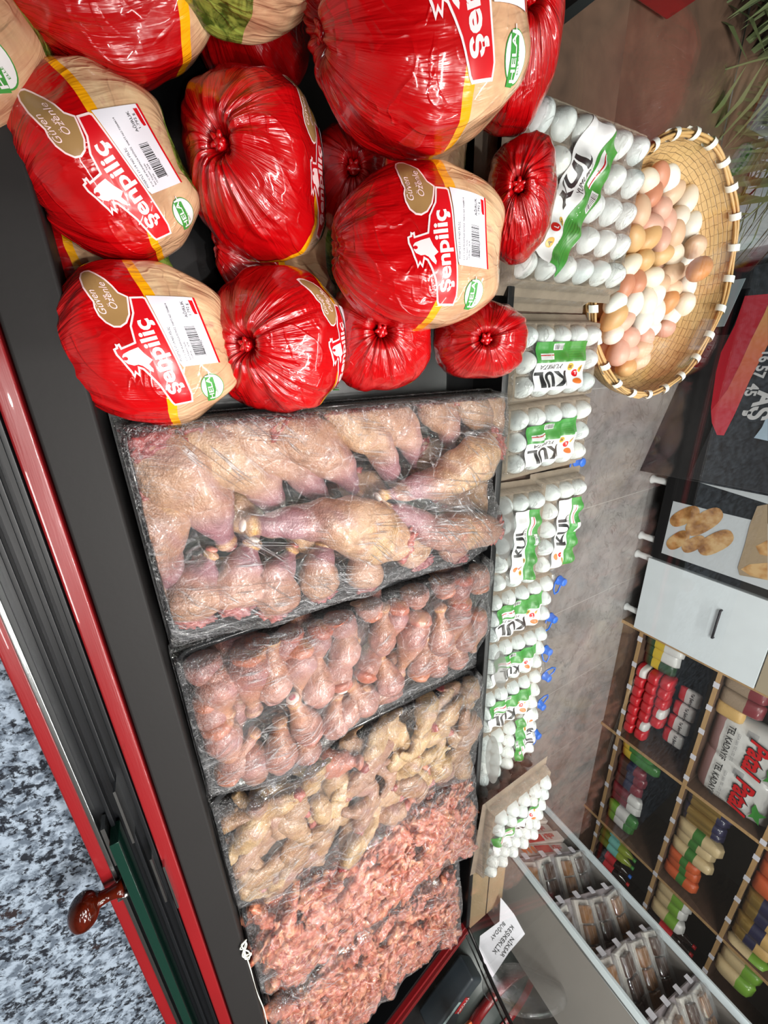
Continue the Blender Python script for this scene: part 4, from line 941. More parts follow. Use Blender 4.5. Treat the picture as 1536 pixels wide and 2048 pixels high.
for dr, dz, ph in ((.002, .002, 0), (-.004, .004, 2), (.006, -.004, 4), (0, .008, 1)):
    rm.tube([rimp(2*PI*k/90, dr+.002*math.sin(k*.6+ph), dz+.002*math.cos(k*.6+ph)) for k in range(90)], .0032, 6, True)
rm.build('rim', M_STRAW, bk, True)
for k in range(24):
    a0 = 2*PI*k/24; wr = MB(); pts = []
    for t in range(13):
        th = 2*PI*t/12; a = a0+.055*(t/12); pts.append(rimp(a, .0115*math.cos(th), .003+.0125*math.sin(th)))
    v2 = []; 
    for p_, a in zip(pts, [a0+.055*(t/12) for t in range(13)]):
        tg = Vector((-math.sin(a), math.cos(a), 0)); v2 += [p_-tg*.008, p_+tg*.008]
    mk('rim_binding', v2, [(2*i, 2*i+1, 2*i+3, 2*i+2) for i in range(12)], M_WRAPW, bk, True)
EL = '''400,400,cream 480,370,terra 560,380,white 590,490,beige 700,545,cream 430,505,terra 500,620,pink 330,640,beige 630,690,cream 740,735,white 540,715,pink 600,810,beige 710,825,white 420,740,pink 290,840,tan 400,840,tan 500,850,pink 510,965,tan 370,1010,tan 605,965,cream 700,970,white 770,900,beige 260,1050,cream 430,1140,cream 310,1175,terra 590,1110,beige 690,1100,beige 800,1080,brown 490,1200,beige 590,1230,beige 700,1210,cream 215,1210,terra 150,1340,white 280,1350,white 390,1330,cream 450,1290,white 555,1335,brown 690,1350,cream 580,1430,white 450,1400,cream 140,1450,tan 215,1480,pink 360,1480,white 540,1530,pink 420,1540,white 140,1575,cream 260,1610,pink 380,1610,pink 180,1715,pink 250,1720,pink 350,1690,beige 335,1780,beige 235,1835,tan'''.split()
re_ = random.Random(9); placed = []
def bowlz(x, y):
    p = tilt.inverted() @ Vector((x, y, 0)); r = min(1, math.hypot(p.x/RX, p.y/RY)); s = math.asin(min(1, r**(1/.85)))
    return (tilt @ Vector((p.x, p.y, -DEP*max(0, math.cos(s))**.8))).z
allE = [((1190+float(e.split(',')[0])/3.863, 260+float(e.split(',')[1])/3.863), e.split(',')[2]) for e in EL]
for n_, ((px, py), colr) in enumerate(allE):
    p = at(px, py, .798)
    for it in range(6):
        lx, ly = p.x-BC.x, p.y-BC.y; zf = BC.z+bowlz(lx*1.0, ly*1.0)+.024
        z = max(zf, .792-.10*max(0, math.hypot(lx+.03, ly+.05)-.06)); p = at(px, py, z)
    p.z = max(p.z, zf); o = bpy.data.objects.new('egg', ME_E[colr]); COL.objects.link(o)
    o.matrix_world = Matrix.Translation(p) @ Matrix.Rotation(re_.uniform(0, 6.28), 4, 'Z') @ Matrix.Rotation(PI/2+re_.uniform(-.45, .35), 4, 'X') @ Matrix.Scale(re_.uniform(1.08, 1.28), 4)
    placed.append((p, colr, o))
cname = dict(cream='cream', white='chalk-white', pink='pinkish', beige='beige', tan='tan', brown='deep brown', terra='terracotta')
bycol = {}
for p, c_, o in placed: bycol.setdefault(c_, []).append((p.x, o))
for c_, L_ in bycol.items():
    for r_, (x, o) in enumerate(sorted(L_, key=lambda q_: q_[0])): tag(o, f'{cname[c_]} egg in the wicker basket, {ordn(r_)} such one towards the water bottles', 'egg', 'village eggs in the wicker basket')
# bottom layer of eggs, glimpsed between the others
kk = 0
for i in range(-3, 4):
    for j in range(-3, 4):
        lx, ly = i*.052+.01, j*.052
        if (lx/.17)**2+((ly+.03)/.14)**2 > 1: continue
        o = bpy.data.objects.new('egg', ME_E[re_.choice(('pink', 'beige', 'tan'))]); COL.objects.link(o)
        o.matrix_world = Matrix.Translation((BC.x+lx, BC.y+ly, BC.z+bowlz(lx, ly)+.024)) @ Matrix.Rotation(re_.uniform(0, 6), 4, 'Z') @ Matrix.Rotation(PI/2, 4, 'X')
        tag(o, f'egg in the hidden lower layer of the wicker basket, {ordn(kk)} of them', 'egg', 'village eggs in the wicker basket'); kk = min(kk+1, 24)
st = empty('stool', (BC.x, BC.y, 0)); tag(st, 'dark wooden stool carrying the wicker basket', 'stool')
zt = BC.z-DEP-.008
MB().box(-.13, .13, -.10, .12, zt-.03, zt).build('seat', M_WOODD, st, bevel=.003)
for sx in (-1, 1):
    for sy in (-1, 1): MB().box(sx*.10-.015, sx*.10+.015, sy*.08-.015, sy*.08+.015, 0, zt-.03).build('leg', M_WOODD, st)
# frosted patches stuck on the glass
for (cx, cy, rx, rz_, lb) in ((1000, 1340, .055, .022, 'shorter oval frosted patch on the inside of the front glass'), (985, 1520, .085, .026, 'longer oval frosted patch on the inside of the front glass'), (1008, 1060, .070, .028, 'pale frosted patch on the front glass over the side-labelled carton')):
    p = aty(cx, cy, .6105); v, f = ell2d(0, 0, rx, rz_, 30)
    o = mk('frosted_sticker', [Vector((x, 0, y)) for x, y in v], f, M_FROST, None, False, loc=p); tag(o, lb, 'sticker')
# ------------------------------------------------------------------ beyond the glass
def poly_at(name, pix, P0, n, mat, parent=None, off=0, thick=.0):
    """flat print on a real surface (point P0, normal n facing the camera), drafted from points on that surface"""
    n = n.normalized(); pts = [atp(x, y, P0, n)+n*off for x, y in pix]
    ux = (pts[1]-pts[0]).normalized(); uy = n.cross(ux); o = pts[0]
    t = tessellate_polygon([[Vector(((p-o).dot(ux), (p-o).dot(uy), 0)) for p in pts]])
    v = [p-parent.location for p in pts] if parent else pts
    if thick:
        m = len(v); f = [tuple(q_) for q_ in t]+[tuple(i+m for i in q_)[::-1] for q_ in t]+[(i, (i+1) % m, (i+1) % m+m, i+m) for i in range(m)]; v = v+[p-n*thick for p in v]
    else: f = [tuple(q_) for q_ in t]
    return mk(name, v, f, mat, parent, False)
def text_on(name, s, h, o, ux, uy, mat, parent=None, off=0, **kw):
    n = ux.cross(uy).normalized(); v, f = text2d(s, h, **kw); pl_ = parent.location if parent else Vector()
    return mk(name, [o+ux*x+uy*y+n*off-pl_ for x, y in v], f, mat, parent, False)
# water bottles
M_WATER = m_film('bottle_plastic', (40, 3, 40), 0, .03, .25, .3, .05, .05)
def bottle(x, y, ha, label):
    r = empty('water_bottle', (x, y, 0)); tag(r, label, 'water bottle', 'five-litre water bottles on the floor behind the ledge')
    prof = [(0, .002), (.06, 0), (.078, .008)]
    for i in range(14): prof.append((.080-.003*(i % 2), .02+i*.0145))
    prof += [(.079, .225), (.066, .25), (.045, .27), (.026, .285), (.0205, .292), (.0205, .31)]
    MB().lathe(prof, 28).build('bottle_body', M_WATER, r, True)
    MB().lathe([(0, .335), (.018, .335), (.0205, .332), (.0215, .305), (.026, .304), (.027, .297), (.022, .296)], 24).build('cap', M_BLUE, r, True)
    c, s_ = math.cos(ha), math.sin(ha)
    loop = [(-.022, .0), (-.03, .022), (-.022, .058), (.0, .075), (.022, .058), (.03, .022), (.022, .0)]
    MB().tube([Vector((a*c-b*s_+.01*s_*0, a*s_+b*c, .300+.2*b)) for a, b in loop], .0042, 8).build('carry_handle', M_BLUE, r, True)
bl = [(.457, 1.684, 3.6, 'water bottle nearest the basket, its blue cap mostly behind the egg cartons'), (1.086, 1.672, -2.2, 'water bottle with blue cap standing apart, first of the visible row from the basket'), (1.302, 1.64, -2.2, 'water bottle in the floor row, second from the basket, handle turned to the eggs'), (1.511, 1.635, -1.57, 'water bottle in the floor row, third from the basket, wide handle hanging'),
 (1.706, 1.659, .5, 'water bottle in the floor row with its handle raised away from the eggs'), (1.909, 1.644, .9, 'water bottle second from the end of the floor row'), (2.134, 1.639, -2.0, 'last water bottle of the floor row, nearest the pastry showcase')]
for b in bl: bottle(*b)
# bread cabinets on white feet
def foot(parent, x, y, h):
    MB().lathe([(0, 0), (.032, 0), (.032, .012), (.022, .03), (.024, h)], 20, Matrix.Translation(Vector((x, y, 0))-parent.location)).build('foot', M_WHITE, parent, True)
cab = empty('bread_cabinet', (1.05, 3.2, 0)); tag(cab, 'black bread cabinet with printed loaves panel standing on white feet', 'cabinet')
Lb = Matrix.Translation(-cab.location); Y0 = 2.965
MB().box(.745, 1.385, Y0, 3.55, .115, 1.75, Lb).build('cabinet_body', M_BLACKM, cab, bevel=.004)
foot(cab, .83, 3.0, .12); foot(cab, 1.265, 3.0, .12); foot(cab, .83, 3.45, .12); foot(cab, 1.265, 3.45, .12)
P0 = Vector((0, Y0-.003, 0)); NY_ = Vector((0, -1, 0))
MGP = plain('pale_grey_print', '#c4c9ce', .3)
pp = MB().box(.94, 1.33, Y0-.004, Y0, .183, 1.2, Lb).build('printed_panel', MGP, cab)
poly_at('frame_pale_strip', [(1344, 942), (1536, 986), (1536, 1008), (1352, 950)], P0, NY_, MGP, cab, .0)
t = NT('bread_print'); t.pbsdf(t.ramp(t.noise(t.coord(), 14, 4), ((.35, rgb('#8a5a2c')), (.5, rgb('#b98850')), (.65, rgb('#d0ab78')))), .35); M_BREAD = t.m
loaves = [((1395, 1020), (1345, 1045), 15), ((1440, 1025), (1378, 1062), 19), ((1375, 1068), (1338, 1092), 14), ((1408, 1078), (1368, 1098), 13), ((1462, 1070), (1402, 1100), 19)]
for (a, b, w_) in loaves:
    A_, B_ = Vector(a), Vector(b); d = (B_-A_); L_ = d.length/2; d.normalize(); nn = Vector((-d.y, d.x)); c_ = (A_+B_)/2
    pts = [(c_+d*L_*1.15*math.copysign(abs(math.cos(th))**.8, math.cos(th))+nn*w_*math.copysign(abs(math.sin(th))**.8, math.sin(th))) for th in [2*PI*k/22 for k in range(22)]]
    pix = [tuple(p) for p in pts]; lf = poly_at('loaf_picture', pix, P0, NY_, M_BREAD, pp, .0025+.0004*loaves.index((a, b, w_))); lf.location = -pp.location
    lf.data.transform(Matrix.Translation(Vector((0, 0, 0)))); lf.parent = pp; lf.data.transform(Matrix.Translation(cab.location*-1+pp.location)) if False else None
# (pictures are drafted in world space: bring them into the panel's frame)
for ch in list(pp.children):
    ch.location = -cab.location; ch.data.transform(Matrix.Identity(4))
bkt = poly_at('basket_picture', [(1536, 1008), (1515, 1012), (1500, 1050), (1490, 1090), (1476, 1135), (1480, 1150), (1536, 1160)], P0, NY_, plain('basket_print', '#a08b70', .4, bump=.6, bscale=60), cab, .0045)
poly_at('loaf_picture', [(1536, 1125), (1500, 1128), (1482, 1138), (1500, 1150), (1536, 1160)], P0, NY_, M_BREAD, cab, .0052)
poly_at('loaf_picture', [(1536, 1080), (1512, 1092), (1520, 1108), (1536, 1112)], P0, NY_, M_BREAD, cab, .0052)
wc = empty('white_cabinet', (1.7, 3.2, 0)); tag(wc, 'white cabinet door with thin dark handle standing on white feet beside the bread cabinet', 'cabinet')
Lw = Matrix.Translation(-wc.location)
MB().box(1.40, 2.0, Y0+.012, 3.5, .115, 1.6, Lw).build('cabinet_body', plain('white_board', '#e2eaf0', .3), wc)
dpan = MB().box(1.398, 2.006, Y0-.006, Y0+.011, .110, .862, Lw).build('door', plain('white_board', '#e2eaf0', .3), wc, bevel=.002)
MB().box(1.398, 2.006, Y0-.006, Y0+.011, .868, 1.6, Lw).build('door', plain('tan_board_edge', '#a89a84', .4), wc, bevel=.002)
ha, hb = atp(1444, 1220, P0, NY_), atp(1427, 1274, P0, NY_)
hd = MB().tube([ha+Vector((0, 0, 0)), ha+Vector((0, -.022, 0)), hb+Vector((0, -.022, 0)), hb], .0075, 8).build('handle', plain('dark_bronze', '#2a2226', .35, .5), None, True)
hd.data.transform(Matrix.Translation(-wc.location)); hd.parent = dpan
for fx in (1.417, 1.888): foot(wc, fx, 3.0, .12); foot(wc, fx, 3.4, .12)
# black freezer with banner
FA, FB = Vector((-.495, 3.424, 0)), Vector((.745, 2.822, 0)); fd = (FB-FA).normalized(); fn = Vector((fd.y, -fd.x, 0))
fz = empty('chest_freezer', (FA+FB)/2); tag(fz, 'glossy black chest freezer wrapped in a red swoosh banner with a phone number', 'freezer')
MF = Matrix.Rotation(math.atan2(fd.y, fd.x), 4, 'Z'); hl = (FB-FA).length/2
fo = [FA, FB, Vector((.738, 3.55, 0)), Vector((-.48, 3.95, 0))]; fo = [p_-fz.location for p_ in fo]
MB().add(fo+[p_+Vector((0, 0, .95)) for p_ in fo], [(0, 3, 2, 1), (4, 5, 6, 7), (0, 1, 5, 4), (1, 2, 6, 5), (2, 3, 7, 6), (3, 0, 4, 7)]).build('freezer_body', plain('black_gloss_vinyl', '#17181b', .12, 0, .5), fz, bevel=.006)
MB().box(-hl, hl-.012, -.02, .0, .30, .95, MF).build('banner_board', plain('charcoal_vinyl', '#2b2b2e', .2, 0, .4), fz, bevel=.003)
F0 = FA+fn*.0215
t = NT('banner_gradient'); g_ = t.n('ShaderNodeSeparateXYZ'); t.link(t.coord(), g_.inputs[0])
t.pbsdf(t.ramp(t.math('MULTIPLY_ADD', g_.outputs[0], 1.2, .55), ((0, rgb('#f4c470')), (.35, rgb('#f08858')), (.8, rgb('#e04350')), (1, rgb('#d83848')))), .3); M_SWOOSH = t.m
M_BANRED = plain('banner_red', '#cf1f33', .28)
poly_at('banner_red_field', [(1490, 592), (1536, 588), (1536, 640), (1520, 700), (1490, 770), (1456, 845), (1448, 871), (1434, 870), (1424, 845), (1422, 815), (1432, 745), (1442, 705), (1470, 650)], F0, fn, M_BANRED, fz, .001)
poly_at('banner_stripe', [(1536, 610), (1530, 625), (1500, 685), (1480, 730), (1455, 780), (1422, 822), (1424, 846), (1434, 870), (1448, 871), (1470, 828), (1500, 760), (1536, 690)], F0, fn, M_SWOOSH, fz, .002)
uz = Vector((0, 0, 1))
for s_, px, py, h in (('16', 1528, 700, .055), ('57', 1516, 731, .055), ('45', 1499, 768, .055)):
    o_ = atp(px, py, F0, fn); text_on('phone_number', s_, h, o_, fd, uz, M_PRINTW, fz, .003, bold=.03)
text_on('banner_name', 'AŞ', .095, atp(1519, 783, F0, fn), fd, uz, M_PRINTW, fz, .003, bold=.04)
poly_at('banner_white_field', [(1536, 828), (1524, 855), (1508, 876), (1536, 882)], F0, fn, plain('pale_blue_print', '#b9cfe2', .3), fz, .002)
mp = empty('bracket_plate', atp(1440, 620, F0, fn)+fn*.03); tag(mp, 'galvanised corner plate with screw hole on the freezer edge behind the basket', 'bracket')
MB().box(-.17, .13, -.006, .0, -.075, .08, MF).build('plate', plain('galvanised_plate', '#aebdc2', .35, .4), mp, bevel=.006)
MB().tube([MF @ Vector((.03, -.01, 0)), MF @ Vector((.03, -.002, 0))], .011, 12).build('screw', M_BLACKM, mp)
# marble block, brown cupboard, rail, leaves, hooks
mb_ = boxo('marble_pillar', -2.1, -.53, 3.05, 3.9, 0, 2.2, m_marble()); tag(mb_, 'pale veined marble block behind the palm leaves', 'pillar', kind='structure')
cp = empty('cupboard', (-1.3, 1.5, 0)); tag(cp, 'dark brown cupboard with thin metal edge strips behind the red bags', 'cupboard')
Lq = Matrix.Translation(-cp.location)
MB().box(-2.2, -.52, 1.0, 2.0, .0, .60, Lq).build('cupboard_body', M_WOODD, cp, bevel=.004)
MB().box(-2.2, -.52, 1.16, 1.168, .60, .606, Lq).build('edge_strip', M_CHROME, cp)
MB().box(-2.2, -.60, 1.75, 1.757, .60, .606, Lq).build('edge_strip', M_CHROME, cp)
rb_ = MB().tube([Vector((-.475, .68, .855)), Vector((-.60, .86, .855)), Vector((-.80, 1.14, .855))], .013, 4).build('corner_rail', M_BLACK, None); tag(rb_, 'short black corner rail of the counter above the red bags', 'rail')
rb_.location = (-.02, -.01, 0)
tb = boxo('red_crate', -1.15, -.80, 1.0, 1.35, .61, .78, M_RED, None, .006); tag(tb, 'red crate standing on the brown cupboard at the picture edge', 'crate')
rh = random.Random(4); hookc = at(1130, 150, .64)
for i in range(9):
    p = hookc+Vector((rh.uniform(-.055, .055), rh.uniform(-.045, .075), .0+.008*(i % 3))); a = rh.uniform(-.4, .4)+1.7; pts = []
    for k in range(17):
        th = PI*(.15+1.5*k/16); pts.append(Vector((.022*math.cos(th), .045*math.sin(th), .012*math.sin(k*.3))))
    pts.append(Vector((.022, -.06, 0)))
    R_ = Matrix.Rotation(a, 3, 'Z'); o = MB().tube([R_ @ v_ for v_ in pts], .0048, 8).build('metal_hook', M_GALV, None, True); o.location = p
    tag(o, 'grey metal hook in the small heap behind the thirty-egg carton', 'hook', 'heap of metal hooks')
hx_ = boxo('hook_tray', hookc.x-.14, hookc.x+.10, hookc.y-.10, hookc.y+.13, .602, .625, M_WOODD); tag(hx_, 'low brown board under the heap of metal hooks', 'board')
pt = empty('potted_palm', (-.92, 2.32, 0)); tag(pt, 'palm with long narrow drooping leaves behind the glass', 'potted plant')
MB().lathe([(0, .02), (.13, .0), (.17, .30), (.16, .30), (.15, .26), (0, .26)], 24).build('pot', M_BLACKM, pt, True)
M_LEAF = plain('palm_leaf', '#59633f', .5, var=.3)
rp = random.Random(8)
MB().tube([Vector((0, 0, .2)), Vector((.02, -.03, .42)), Vector((.0, -.05, .58))], .02, 8).build('stem', M_STRAW, pt, True)
for f_ in range(22):
    az = -PI/2+rp.uniform(-1.3, 1.0); el = rp.uniform(.35, .9); L_ = rp.uniform(.4, .8); d0 = Vector((math.cos(az), math.sin(az), 0)); lb_ = MB()
    sp_ = [Vector((0, -.05, .58))+d0*L_*s+Vector((0, 0, el*s-.85*s*s*.7)) for s in [k/14 for k in range(15)]]
    lb_.tube(sp_, [.006-.0003*k for k in range(15)], 6)
    for k in range(3, 15):
        for sd in (-1, 1):
            b0 = sp_[k]; sv = Vector((-d0.y, d0.x, 0))*sd; tip = b0+sv*.20*(1-.4*abs(k-8)/8)+d0*.16+Vector((0, 0, -.10)); wd = d0*.016
            m_ = (b0+tip)/2+Vector((0, 0, .03)); lb_.add([b0, m_-wd, m_+wd, tip], [(0, 1, 2), (1, 3, 2)])
    lb_.build('frond', M_LEAF, pt)
# wall shelves
SY = 3.0; sh = empty('shelf_unit', (3.7, 3.2, 0)); tag(sh, 'brown wooden shelf unit with tan edges and price strips', 'shelving')
Ls = Matrix.Translation(-sh.location); ups = [2.03, 3.13, 4.23, 5.33]; SZ = [.17, .69, 1.165, 1.66]
MB().box(2.0, 5.4, 3.50, 3.52, 0, 2.2, Ls).build('back_panel', plain('grey_back_panel', '#55504e', .6), sh)
for u in ups: MB().box(u-.012, u+.012, SY, 3.5, 0, 2.2, Ls).build('upright', M_WOODD, sh); MB().box(u-.014, u+.014, SY-.004, SY+.0, 0, 2.2, Ls).build('edge_band', M_WOODT, sh)
for z in SZ:
    MB().box(2.03, 5.33, SY, 3.5, z-.02, z, Ls).build('shelf_board', M_WOODD, sh); MB().box(2.03, 5.33, SY-.005, SY, z-.024, z+.002, Ls).build('edge_band', M_WOODT, sh)
    for k in range(14):
        x = 2.10+k*.235+rp.uniform(-.04, .04); MB().box(x, x+.045, SY-.008, SY-.005, z-.028, z+.006, Ls).build('price_tag', M_PAPER, sh)
MB().box(2.03, 5.33, SY+.03, 3.5, 0, .15, Ls).build('plinth', M_WOODD, sh)
def pack(name, x, y, z, wx, dy, hz, bands, label, cat, group=None, rz=0, lean=0, writing=None):
    """soft filled bag: a rounded pillow whose colour bands are separate prints; bands = [(fraction, material)] bottom to top"""
    r = empty(name, mat=Matrix.Translation((x, y, z)) @ Matrix.Rotation(rz, 4, 'Z') @ Matrix.Rotation(lean, 4, 'X')); tag(r, label, cat, group)
    n, m = 20, 14; sd_ = rp.uniform(0, 50); V = []
    def P(u, v):
        a = 2*PI*u; pr = max(.0, 1-abs(2*v-1)**4)**.4; e = .7; ca, sa = math.cos(a), math.sin(a)
        q_ = Vector((wx/2*(.82+.18*pr)*math.copysign(abs(ca)**e, ca), dy/2*(pr*.95+.05)*math.copysign(abs(sa)**e, sa), hz*v))
        return q_*1.0+Vector((0, 0, 0))+q_.normalized()*.05*wx*noise.noise(q_*14+Vector((sd_, 0, 0)))
    v0 = 0.0
    for nm, fr, mat in bands:
        k = max(2, int(m*fr)); V = [P(i/n, v0+fr*j/k) for j in range(k+1) for i in range(n)]; F_ = [(j*n+i, j*n+(i+1) % n, (j+1)*n+(i+1) % n, (j+1)*n+i) for j in range(k) for i in range(n)]
        if v0 == 0: F_.append(tuple(range(n))[::-1])
        if v0+fr > .99: F_.append(tuple(k*n+i for i in range(n)))
        mk(nm, V, F_, mat, r, True); v0 += fr
    if writing:
        for s_, hgt, xx, zz, mt in writing:
            v, f = text2d(s_, hgt, xx, zz, 0, 'CENTER', bold=.02); mk('print', [Vector((a, -dy/2*1.06-.002, b)) for a, b in v], f, mt, r, False)
    return r
MR = plain('red_packet', '#c4252f', .3, coat=.6, bump=.6, bscale=22); MW = plain('white_packet', '#d9d8d6', .3, coat=.5, bump=.6, bscale=22); MG = plain('green_packet', '#3f7a34', .35, coat=.6, bump=.6, bscale=22); MDG = plain('dark_green_packet', '#2c4a2c', .4, coat=.6, bump=.6, bscale=22)
MY = plain('corn_yellow_packet', '#d8b83a', .35, coat=.6, bump=.6, bscale=22); MBE = plain('bean_filling', '#9a8672', .5, bump=.8, bscale=90); MPA = plain('pasta_filling', '#c9a468', .45, bump=.6, bscale=70); MGO = plain('gold_foil_packet', '#b08f4c', .22, .6, coat=.6, bump=.6, bscale=22)
MNV = plain('navy_packet', '#2b2a48', .35, coat=.6, bump=.6, bscale=22); MOR = plain('orange_lentils', '#c85a2e', .45, coat=.3, bump=.5, bscale=120); MCH = plain('chickpea_filling', '#cdb68c', .45, coat=.2, bump=.6, bscale=80); MBR = plain('brown_packet', '#4d3028', .4, coat=.6, bump=.6, bscale=22); MWI = plain('wine_packet', '#7c2f38', .35, coat=.6, bump=.6, bscale=22); MLG = plain('lime_packet', '#79a73c', .35, coat=.6, bump=.6, bscale=22); MTE = plain('teal_label', '#6fb6ab', .4)
# bay 1, lower shelf
for i in range(3): pack('vegetable_pack', 2.09+.105*i, 3.07+.02*i, .172, .11, .09, .27-.02*i, [('wrapper', .3, MDG), ('corn_picture', .25, MY), ('label_field', .45, MW if i < 2 else MDG)], ('green vegetable pack at the cabinet end of the lower shelf, '+ordn(i)+' from the white cabinet'), 'packet', 'vegetable packs on the lower shelf')
nd = 0
for i in range(7):
    for j in range(3):
        if i > 4 and j == 2: continue
        pack('noodle_pack', 2.40+.098*i+.01*(j % 2), 3.06+.012*j, .172+.085*j, .10, .15, .082, [('wrapper_end', .5, MR), ('wrapper', .5, MR if (i+2*j) % 7 else MW)], f'red soup-noodle pack on the lower shelf, {ordn(i)} from the green packs, {("bottom", "middle", "top")[j]} layer', 'packet', 'red noodle packs on the lower shelf')
for i in range(4): pack('noodle_pack', 2.47+.15*i, 3.15, .44-.01*i, .13, .06, .15, [('wrapper_end', .35, MR), ('wrapper', .65, MW)], f'white-topped noodle pack standing behind the red ones, {ordn(i)} from the green packs', 'packet', 'white noodle packs behind the red ones', writing=[('Tel Şehriye', .02, 0, .09, M_BLACKP)])
# bay 1, upper shelf
for i in range(2): pack('bean_pack', 2.10+.13*i, 3.08, .692, .125, .10, .24, [('filling', .6, MBE), ('wrapper', .4, MWI)], ('clear pack of mottled dry beans at the cabinet end of the upper shelf', 'second clear pack of dry beans on the upper shelf')[i], 'packet')
pack('pasta_pack', 2.33, 3.07, .692, .11, .09, .16, [('filling', 1, MPA)], 'small clear pack of golden pasta before the big white sacks', 'packet')
def sack(x, lb, y=3.14):
    r = pack('kadayif_sack', x, y, .692, .40, .20, .46, [('printed_hem', .17, MPK), ('sack', .83, MW)], lb, 'sack', 'white dough-string sacks on the upper shelf')
    v, f = text2d('Patal', .105, 0, .235, 0, 'CENTER', bold=.06, shear=.25); mk('print', [Vector((a, -.108, b)) for a, b in v], f, M_BLACKP, r, False)
    v, f = text2d('Patal', .105, 0, .235, 0, 'CENTER', bold=.03, shear=.25); mk('print', [Vector((a, -.111, b)) for a, b in v], f, M_REDP, r, False)
    v, f = text2d('TEL KADAYIF', .038, .0, .110, 0, 'CENTER', bold=.02); mk('print', [Vector((a, -.110, b)) for a, b in v], f, M_BLACKP, r, False)
    v, f = text2d('GIDA SAN. TİC. LTD. ŞTİ.', .016, .0, .165, 0, 'CENTER'); mk('print', [Vector((a, -.110, b)) for a, b in v], f, M_GREYP, r, False)
    v, f = poly2d([(-.02, .36), (.03, .35), (.07, .36), (.12, .345), (.10, .37), (.13, .41), (.07, .40), (.02, .43), (.03, .39)]); mk('print', [Vector((a, -.108, b)) for a, b in v], f, M_GREENP, r, False)
    bars_ = [rect2d(-.185+.006*i, -.185+.006*i+.003, .20, .26) for i in range(9)]; v, f = join2d(bars_); mk('print', [Vector((a, -.100, b)) for a, b in v], f, M_GREYP, r, False)
MPK = plain('pink_striped_hem', '#b98f8f', .4)
sack(2.56, 'white dough-string sack with red lettering, nearest the white cabinet'); sack(2.90, 'white dough-string sack with red lettering, at the shelf divider', 3.13)
# bay 2
def rowp(name, x0, dx, n, z, w_, d_, h_, bands, lb, cat, grp, y=3.08, wr=None):
    for i in range(n): pack(name, x0+dx*i, y+.02*(i % 2), z, w_*rp.uniform(.9, 1.05), d_, h_*rp.uniform(.88, 1.05), bands, f'{lb}, {ordn(i)} from the nearer divider', cat, grp, writing=wr, rz=rp.uniform(-.1, .1))
rowp('corn_pack', 3.20, .11, 2, .172, .105, .10, .30, [('wrapper', .3, MY), ('wrapper_top', .7, MG)], 'green and yellow pack on the lower shelf', 'packet', 'corn packs in the middle bay')
rowp('snack_pack', 3.43, .10, 3, .172, .10, .10, .24, [('wrapper', .4, MBR), ('label_field', .25, MNV), ('wrapper_top', .35, MWI)], 'dark brown snack pack on the lower shelf', 'packet', 'dark snack packs in the middle bay')
rowp('snack_pack', 3.76, .11, 2, .172, .11, .10, .28, [('wrapper', .6, MWI), ('wrapper_top', .4, MW)], 'wine red snack pack on the lower shelf', 'packet', 'wine red packs in the middle bay')
rowp('snack_pack', 4.01, .12, 2, .172, .12, .10, .26, [('wrapper', .35, MLG), ('label_field', .35, MW), ('wrapper_top', .3, MG)], 'lime and white snack pack on the lower shelf', 'packet', 'lime packs in the middle bay')
rowp('pasta_pack', 3.19, .085, 4, .692, .085, .12, .30, [('wrapper', .15, MNV), ('filling', .6, MGO), ('wrapper_top', .25, MNV)], 'gold and navy pasta pack on the upper shelf', 'packet', 'gold pasta packs in the middle bay')
rowp('pasta_pack', 3.23, .085, 3, .692, .085, .12, .22, [('filling', .8, MGO), ('wrapper_top', .2, MNV)], 'gold pasta pack behind on the upper shelf', 'packet', 'gold pasta packs behind the front ones', 3.24)
rowp('chickpea_pack', 3.56, .115, 3, .692, .11, .12, .30, [('filling', .4, MCH), ('green_band', .2, MG), ('filling', .4, MCH)], 'chickpea pack with green band on the upper shelf', 'packet', 'chickpea packs in the middle bay')
rowp('lentil_pack', 3.90, .10, 3, .692, .10, .12, .25, [('filling', .45, MOR), ('green_band', .2, MG), ('filling', .35, MOR)], 'orange lentil pack with green band on the upper shelf', 'packet', 'lentil packs in the middle bay')
# bay 3 and the upper row
def sodab(x, y, z, h, lb, body, lab, cap, grp):
    r = empty('drink_bottle', (x, y, z)); tag(r, lb, 'bottle', grp); R_ = .048
    MB().lathe([(0, 0), (R_, .004), (R_, h*.62), (R_*.8, h*.75), (.016, h*.9), (.014, h*.94)], 20).build('bottle_body', body, r, True)
    MB().lathe([(R_+.001, h*.28), (R_+.001, h*.56)], 20).build('label', lab, r, True); MB().lathe([(.016, h*.93), (.017, h), (0, h)], 14).build('cap', cap, r, True)
    return r
MLIME = plain('lime_drink', '#8a9a3a', .12, coat=.5); MCOLA = plain('cola_drink', '#1c0c0a', .08, coat=.6)
for i in range(3): sodab(4.31+.11*i, 3.08, .172, .33, f'lime drink bottle with teal label on the bottom right shelf, {ordn(i)} from the divider', MLIME, MTE, M_GREENP, 'lime drink bottles')
for i in range(4): sodab(4.66+.12*i, 3.08, .172, .33, f'dark drink bottle on the bottom right shelf, {ordn(i)} after the lime ones', MCOLA, MR, M_BLUE if i == 0 else M_REDP, 'dark drink bottles on the bottom shelf')
rowp('grain_pack', 4.35, .15, 3, .692, .13, .13, .26, [('filling', .5, MCH), ('label_field', .3, MLG), ('wrapper_top', .2, MW)], 'pale grain pack with lime label on the upper right shelf', 'packet', 'pale grain packs')
rowp('pasta_pack', 3.22, .15, 3, 1.167, .14, .13, .28, [('filling', .5, MOR), ('green_band', .2, MG), ('filling', .3, MPA)], 'orange and gold pack on the top shelf', 'packet', 'orange packs on the top shelf')
